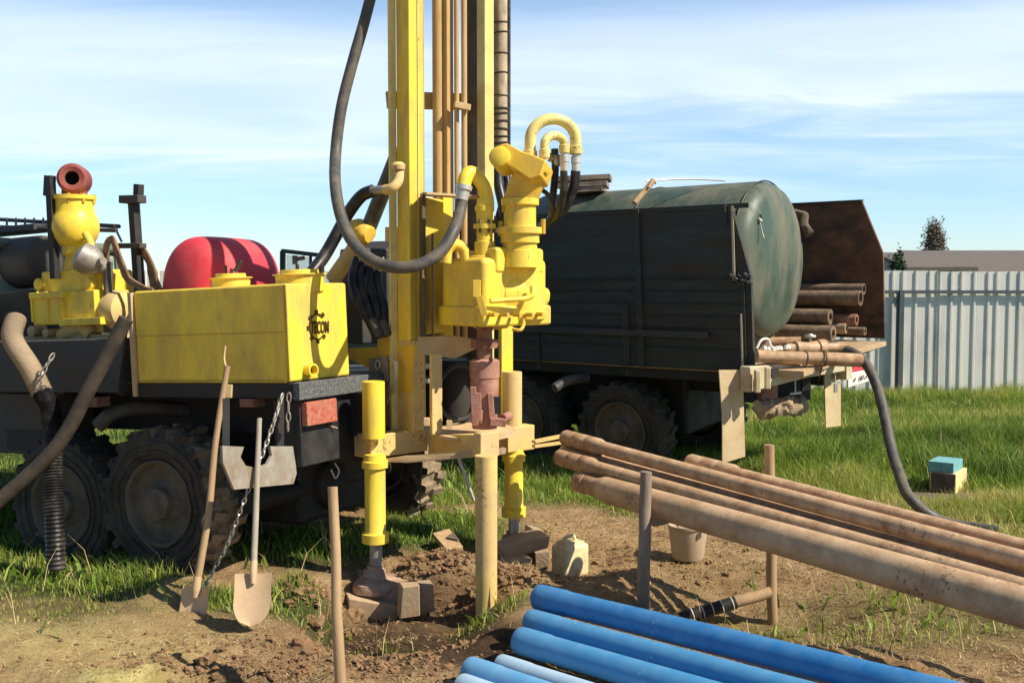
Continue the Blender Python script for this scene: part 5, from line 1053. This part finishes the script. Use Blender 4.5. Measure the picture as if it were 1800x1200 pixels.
m = MB(); shovel_blade(m, sock-upv*.0, rt, upv, nr, .19, .24); m.tube([sock-upv*.06, sock, sock+upv*.07], [.016, .03, .026], 10); m.build('blade', 'shovel', SH2)
m = MB(); m.bar(pt(401, 676, 6.44), pt(400, 698, 6.44), .035, .05); m.tube(cr([pt(396, 608, 6.52), pt(394, 630, 6.5), pt(397, 650, 6.47), pt(394, 690, 6.45)]), .007, 6); lab(m.build('binding', 'tan_dust', SH2), 'strap and cord at the handle end')
gA = gp(600, 1216, 0); T3 = pt(584, 856, gA.y+.12); m = MB(); log(m, (gA.x, gA.y, -.2), T3, .030, .0235, 14); tag(m.build('wooden_stake', 'wood'), 'smooth pale stake standing upright in the foreground before the rig', 'stake')

# ================================================================ things on the ground
def on(px, py):
    p = gp(px, py, 0)
    for _ in range(12): p = gp(px, py, gz(p.x, p.y))
    return p
# jerry can
p = on(1002, 1012); k = p.y/F_PX; CAN = thing('jerry_can', 'muddy cream plastic jerry can on the soil by the rig', 'jerry can', p)
R1 = V((.78, .62, 0)); R2 = V((-.62, .78, 0)); m = MB(); h = 60*k
m.box(p+UP*h*.5, R1*.235, R2*.17, UP*h); cn = m.build('body', 'can', CAN, bevel=.028)
m = MB(); m.box(p+UP*h*1.0, R1*.18, R2*.12, UP*.03); m.tube(cr([p+UP*h*.98-R1*.06, p+UP*(h+.045)-R1*.045, p+UP*(h+.045)+R1*.03, p+UP*h*.99+R1*.05], 6), .014, 10); m.build('handle', 'can', CAN, bevel=.01)
m = MB(); m.lathe(p+UP*h-R1*.07-R2*.03, UP, [(.025, 0), (.025, .035), (.018, .04), (0, .04)], 16); m.build('cap', 'can', CAN)
# bucket
p = on(1209, 980); k = p.y/F_PX; BK = thing('bucket', 'brown tapered bucket standing behind the rack post, under the pipes', 'bucket', p)
m = MB(); m.lathe(p, UP, [(.0, .004), (27*k, 0), (28*k, .01), (35*k, 56*k), (37*k, 57*k), (37*k, 61*k), (34*k, 61*k), (33*k, 56*k), (26*k, .02), (0, .02)], 36); m.build('pail', 'bucket', BK)
m = MB(); q = p+V((10*k, -30*k, 46*k)); m.prism([q+V((-.012, 0, .03)), q+V((.03, .005, .035)), q+V((.028, .005, -.005)), q+V((.008, 0, -.02)), q+V((-.01, 0, -.015))], V((.004, -.012, 0))); lab(m.build('handle_lug', 'wood_dark', BK), 'dark handle lug')
m = MB(); m.torus(p+UP*57*k, V((.25, -.9, .3)), 37*k, .004, 20, 6, math.pi, 2*math.pi); m.build('handle', 'bare_metal', BK)
# blocks and stones under the jack feet
def block(pts_px, Yc, dpt, m_, label, name='timber_block', cat='block', j=.012, bev=.008, dirv=None):
    mb = MB(); mb.prism([pt(x, y, Yc) for x, y in pts_px], (dirv or V((-.3, .95, 0)))*dpt); mb.jitter(j, 6); o = mb.build(name, m_, bevel=bev); tag(o, label, cat, 'packing blocks round the jacks'); return o
block([(612, 1050), (700, 1066), (700, 1100), (612, 1096)], 6.75, .3, 'wood_block', 'long muddy timber block under the left jack foot')
block([(640, 1018), (724, 1030), (748, 1066), (700, 1072), (632, 1052)], 6.85, .3, 'pad', 'upper packing block directly below the left jack foot')
block([(706, 1030), (738, 1026), (738, 1082), (704, 1088)], 6.6, .12, 'wood_block', 'tilted square block to the right of the left jack foot')
block([(738, 1030), (764, 1028), (764, 1074), (740, 1082)], 6.75, .14, 'stone', 'pale broken stone at the pit edge right of the left jack')
block([(884, 966), (926, 950), (966, 942), (962, 962), (920, 976), (888, 990)], 7.45, .25, 'wood_block', 'slanting plank wedge under the tan topped jack')
block([(890, 990), (936, 982), (938, 1012), (896, 1016)], 7.3, .2, 'wood_block', 'small square block below the slanting plank wedge')
block([(940, 972), (966, 968), (966, 1000), (942, 1006)], 7.55, .2, 'stone', 'dark stone between the wedge and the jerry can')
block([(934, 928), (958, 934), (950, 950), (930, 948)], 7.7, .15, 'stone', 'pale clod lying on the tan topped jack foot')
m = MB(); q4 = [pt(760, 936, 7.6), pt(790, 928, 7.75), pt(814, 960, 7.45), pt(786, 966, 7.3)]; m.prism(q4, V((0, .02, -.04))); pl = m.build('wooden_plank', 'wood', bevel=.004); tag(pl, 'short pale board leaning by the muddy far wheel', 'board')
m = MB(); m.prism([q4[0]*.55+q4[2]*.45+V((0, -.006, .012)), q4[1]*.7+q4[2]*.3+V((0, -.006, .012)), q4[2]*.75+q4[1]*.25+V((0, -.006, .012))], V((0, -.004, .004))); m.build('slot', 'wood_dark', pl)
# yellow box with a turquoise top on dark boards at the right
p = on(1668, 868); k = p.y/F_PX
P0 = gp(1680, 872, p.z); m = MB(); m.bar(gp(1600, 880, p.z)+UP*.015, gp(1730, 884, p.z)+UP*.015, .55, .03); m.jitter(.01, 4); tag(m.build('dark_board', 'wood_dark'), 'dark board lying flat in the grass under the yellow box', 'board')
BX = thing('wooden_box', 'small yellow box with a turquoise top on a dark board in the grass', 'box', P0+UP*.03)
m = MB(); cbox(m, 1634, 1680, 1699, 833, 868, P0.y-.02, dl=V((-.80, .60, 0)), dr=V((.6, .8, 0))); m.build('case', 'yellow_box', BX, bevel=.006)
m = MB(); cbox(m, 1636, 1678, 1679, 834, 868, P0.y-.035, dl=V((-.80, .60, 0)), dr=V((.6, .8, 0))); lab(m.build('shaded_face', 'wood_dark', BX), 'left face of the box, painted dark brown for its shade')  # thin dark sheet added so the side turned from the sun looks shaded
m = MB(); cbox(m, 1631, 1676, 1692, 814, 832, P0.y-.0, dl=V((-.80, .60, 0)), dr=V((.6, .8, 0))); m.build('top_tray', 'turquoise', BX, bevel=.004)

# ================================================================ fence, houses, trees behind
YF = 18.9; fx0, fx1 = -14.0, 16.5; zb = -.04; ztop = pt(1700, 477, YF).z
FN = thing('metal_fence', 'tall silver grey corrugated metal fence behind the meadow', 'fence', ((fx0+fx1)/2, YF, 0))
m = MB(); x = fx0; per = .46; vs_ = []
prof = []
while x < fx1:
    for q in range(5):
        wd_ = (.235, .16, .235, .19, .235)[q]; prof += [(x, 0), (x+wd_-.062, 0), (x+wd_-.048, -.026), (x+wd_-.014, -.026), (x+wd_-.002, 0)]; x += wd_
    prof += [(x, 0), (x+.02, .004)]; x += .02
n = len(prof); lean = [random.uniform(-.012, .012) for _ in range(400)]
v_s = []
for i, (a_, b_) in enumerate(prof): yy = YF+b_+lean[int((a_-fx0)/1.15)]; v_s += [(a_, yy, zb), (a_, yy, ztop+lean[int((a_-fx0)/1.15)]*1.2)]
m.add(v_s, [(2*i, 2*i+2, 2*i+3, 2*i+1) for i in range(n-1)]); m.build('sheet', 'fence_sheet', FN)
m = MB(); zr = pt(1700, 513, YF).z; m.fb(Fr((0, YF, 0), (1, 0, 0), (0, -1, 0), (0, 0, 1)), fx0, fx1, .04, .09, zr-.03, zr+.03); m.build('rail', 'fence_post', FN)
m = MB(); m.fb(Fr((0, YF, 0), (1, 0, 0), (0, -1, 0), (0, 0, 1)), fx0, fx1, .04, .09, zb-.02, zb+.04); lab(m.build('rail', 'fence_post', FN), 'bottom rail near the grass')
xp = pt(1579, 600, YF).x
for k in range(-6, 4):
    xx = xp+k*2.85
    m = MB(); m.box((xx, YF-.12, (zr+.02+zb-.2)/2), (.085, 0, 0), (0, .06, 0), (0, 0, zr+.02-zb+.2)); m.box((xx-.07, YF-.11, (zr+.02+zb-.2)/2), (.035, 0, 0), (0, .03, 0), (0, 0, zr+.0-zb+.2)); m.build('post', 'fence_post', FN)
def house(x0, x1, y0, y1, zw, zr_, label, rm='roof_slate', ch=None):
    h = thing('house', label, 'house', ((x0+x1)/2, (y0+y1)/2, 0)); ym = (y0+y1)/2
    m = MB(); m.hexa([V(p) for p in ((x0, y0, -.3), (x1, y0, -.3), (x1, y1, -.3), (x0, y1, -.3), (x0, y0, zw), (x1, y0, zw), (x1, y1, zw), (x0, y1, zw))]); m.prism([(x0, y0, zw), (x0, y1, zw), (x0, ym, zr_-.1)], (.1, 0, 0)); m.prism([(x1, y0, zw), (x1, y1, zw), (x1, ym, zr_-.1)], (-.1, 0, 0)); m.build('wall', 'plaster', h)
    m = MB(); o = .4
    m.prism([(x0-o, y0-o, zw-.15), (x0-o, ym, zr_), (x0-o, y1+o, zw-.15), (x0-o, y1+o, zw-.03), (x0-o, ym, zr_+.12), (x0-o, y0-o, zw-.03)], (x1-x0+2*o, 0, 0)); r_ = m.build('roof', rm, h)
    if ch is not None: m = MB(); m.fb(Fr((ch, ym-.6, zr_-1), (1, 0, 0), (0, 1, 0), (0, 0, 1)), 0, .6, 0, .6, 0, 1.6); m.build('chimney', 'plaster', r_)
    m = MB(); 
    for q in range(3): xx = x0+(x1-x0)*(q+.5)/3; m.fb(Fr((xx, y0-.03, .9), (1, 0, 0), (0, 1, 0), (0, 0, 1)), -.5, .5, 0, .06, 0, 1.1)
    m.build('window', 'glass_pale', h); return h
xa = pt(1588, 470, 32).x; xb = pt(1650, 470, 32).x
house(xa, xb+.2, 31, 36, 2.55, pt(1620, 450, 33.5).z, 'small grey roofed shed peeping over the fence beside a green bush')
house(pt(1662, 470, 34).x, 24, 33, 41, 2.35, pt(1740, 446, 37).z, 'long low house with a dark slate roof behind the fence')
def tree(x, y, zb, hgt, rad, m_, label, n=2600, crown0=.25, cat='tree', name='tree', lsz=.16, tr=True):
    t = thing(name, label, cat, (x, y, zb)); m = MB()
    if tr:
        m.tube(cr([(x, y, zb-.2), (x+.05, y, zb+hgt*.3), (x-.04, y, zb+hgt*.6), (x, y, zb+hgt*.92)], 5), [.13*hgt/5*(1-.9*i/15) for i in range(16)], 8)
        for q in range(9): a = q*2.4; h0 = zb+hgt*(crown0+.06*q); m.tube(cr([(x, y, h0), (x+math.cos(a)*rad*.4, y+math.sin(a)*rad*.4, h0+hgt*.1), (x+math.cos(a)*rad*.8, y+math.sin(a)*rad*.8, h0+hgt*.17)], 4), [.04*hgt/5*(1-.09*i) for i in range(9)], 6)
        m.build('trunk', 'bark', t)
    cl = [(random.gauss(0, .45), random.gauss(0, .45), random.uniform(crown0, 1), random.uniform(.18, .4)) for _ in range(26)]
    vs = []; k = 0; mb = MB()
    for q in range(n):
        c = random.choice(cl); zz = c[2]+random.gauss(0, .05); tap = 1-.55*max(0, (zz-.5)*2)
        p = V((x+(c[0]*tap+random.gauss(0, c[3]*.6))*rad, y+(c[1]*tap+random.gauss(0, c[3]*.6))*rad, zb+hgt*zz)); a = V((random.gauss(0, 1), random.gauss(0, 1), random.gauss(0, .7))).normalized(); b_, c_ = perp(a); s = lsz*random.uniform(.6, 1.4)
        mb.add([p-b_*s, p+c_*s*.45, p+b_*s, p-c_*s*.45], [(0, 1, 2, 3)])
    mb.build('crown', m_, t); return t
p = pt(1642, 455, 40); tree(p.x, 40, 0, pt(1642, 402, 40).z, .62, 'leaf_dry', 'sparse brown tree top showing above the dark roofs', 9000, .45, lsz=.05)
p = pt(1576, 475, 26); tree(p.x, 26, 0, pt(1576, 451, 26).z, .34, 'leaf_green', 'dark green bush just above the fence beside the truck', 5000, .2, 'bush', 'bush', .04, False)
# far hedge line as one mass
mb = MB()
for q in range(9000):
    x = random.uniform(-75, 75); y = 85+random.uniform(-4, 4); hz = 2.2+1.3*math.sin(x*.13)*math.sin(x*.041+1)+.8*math.sin(x*.7)
    pz = random.uniform(0, 1)**.7*max(1.2, hz); s = random.uniform(.25, .6); a = V((random.gauss(0, 1), random.gauss(0, 1), random.gauss(0, .6))).normalized(); b_, c_ = perp(a); P = V((x, y, pz)); mb.add([P-b_*s, P+c_*s*.6, P+b_*s, P-c_*s*.6], [(0, 1, 2, 3)])
o = mb.build('treeline', 'leaf_dry'); o['kind'] = 'stuff'; o['label'] = 'far brownish line of bushes on the horizon'; o['category'] = 'bushes'
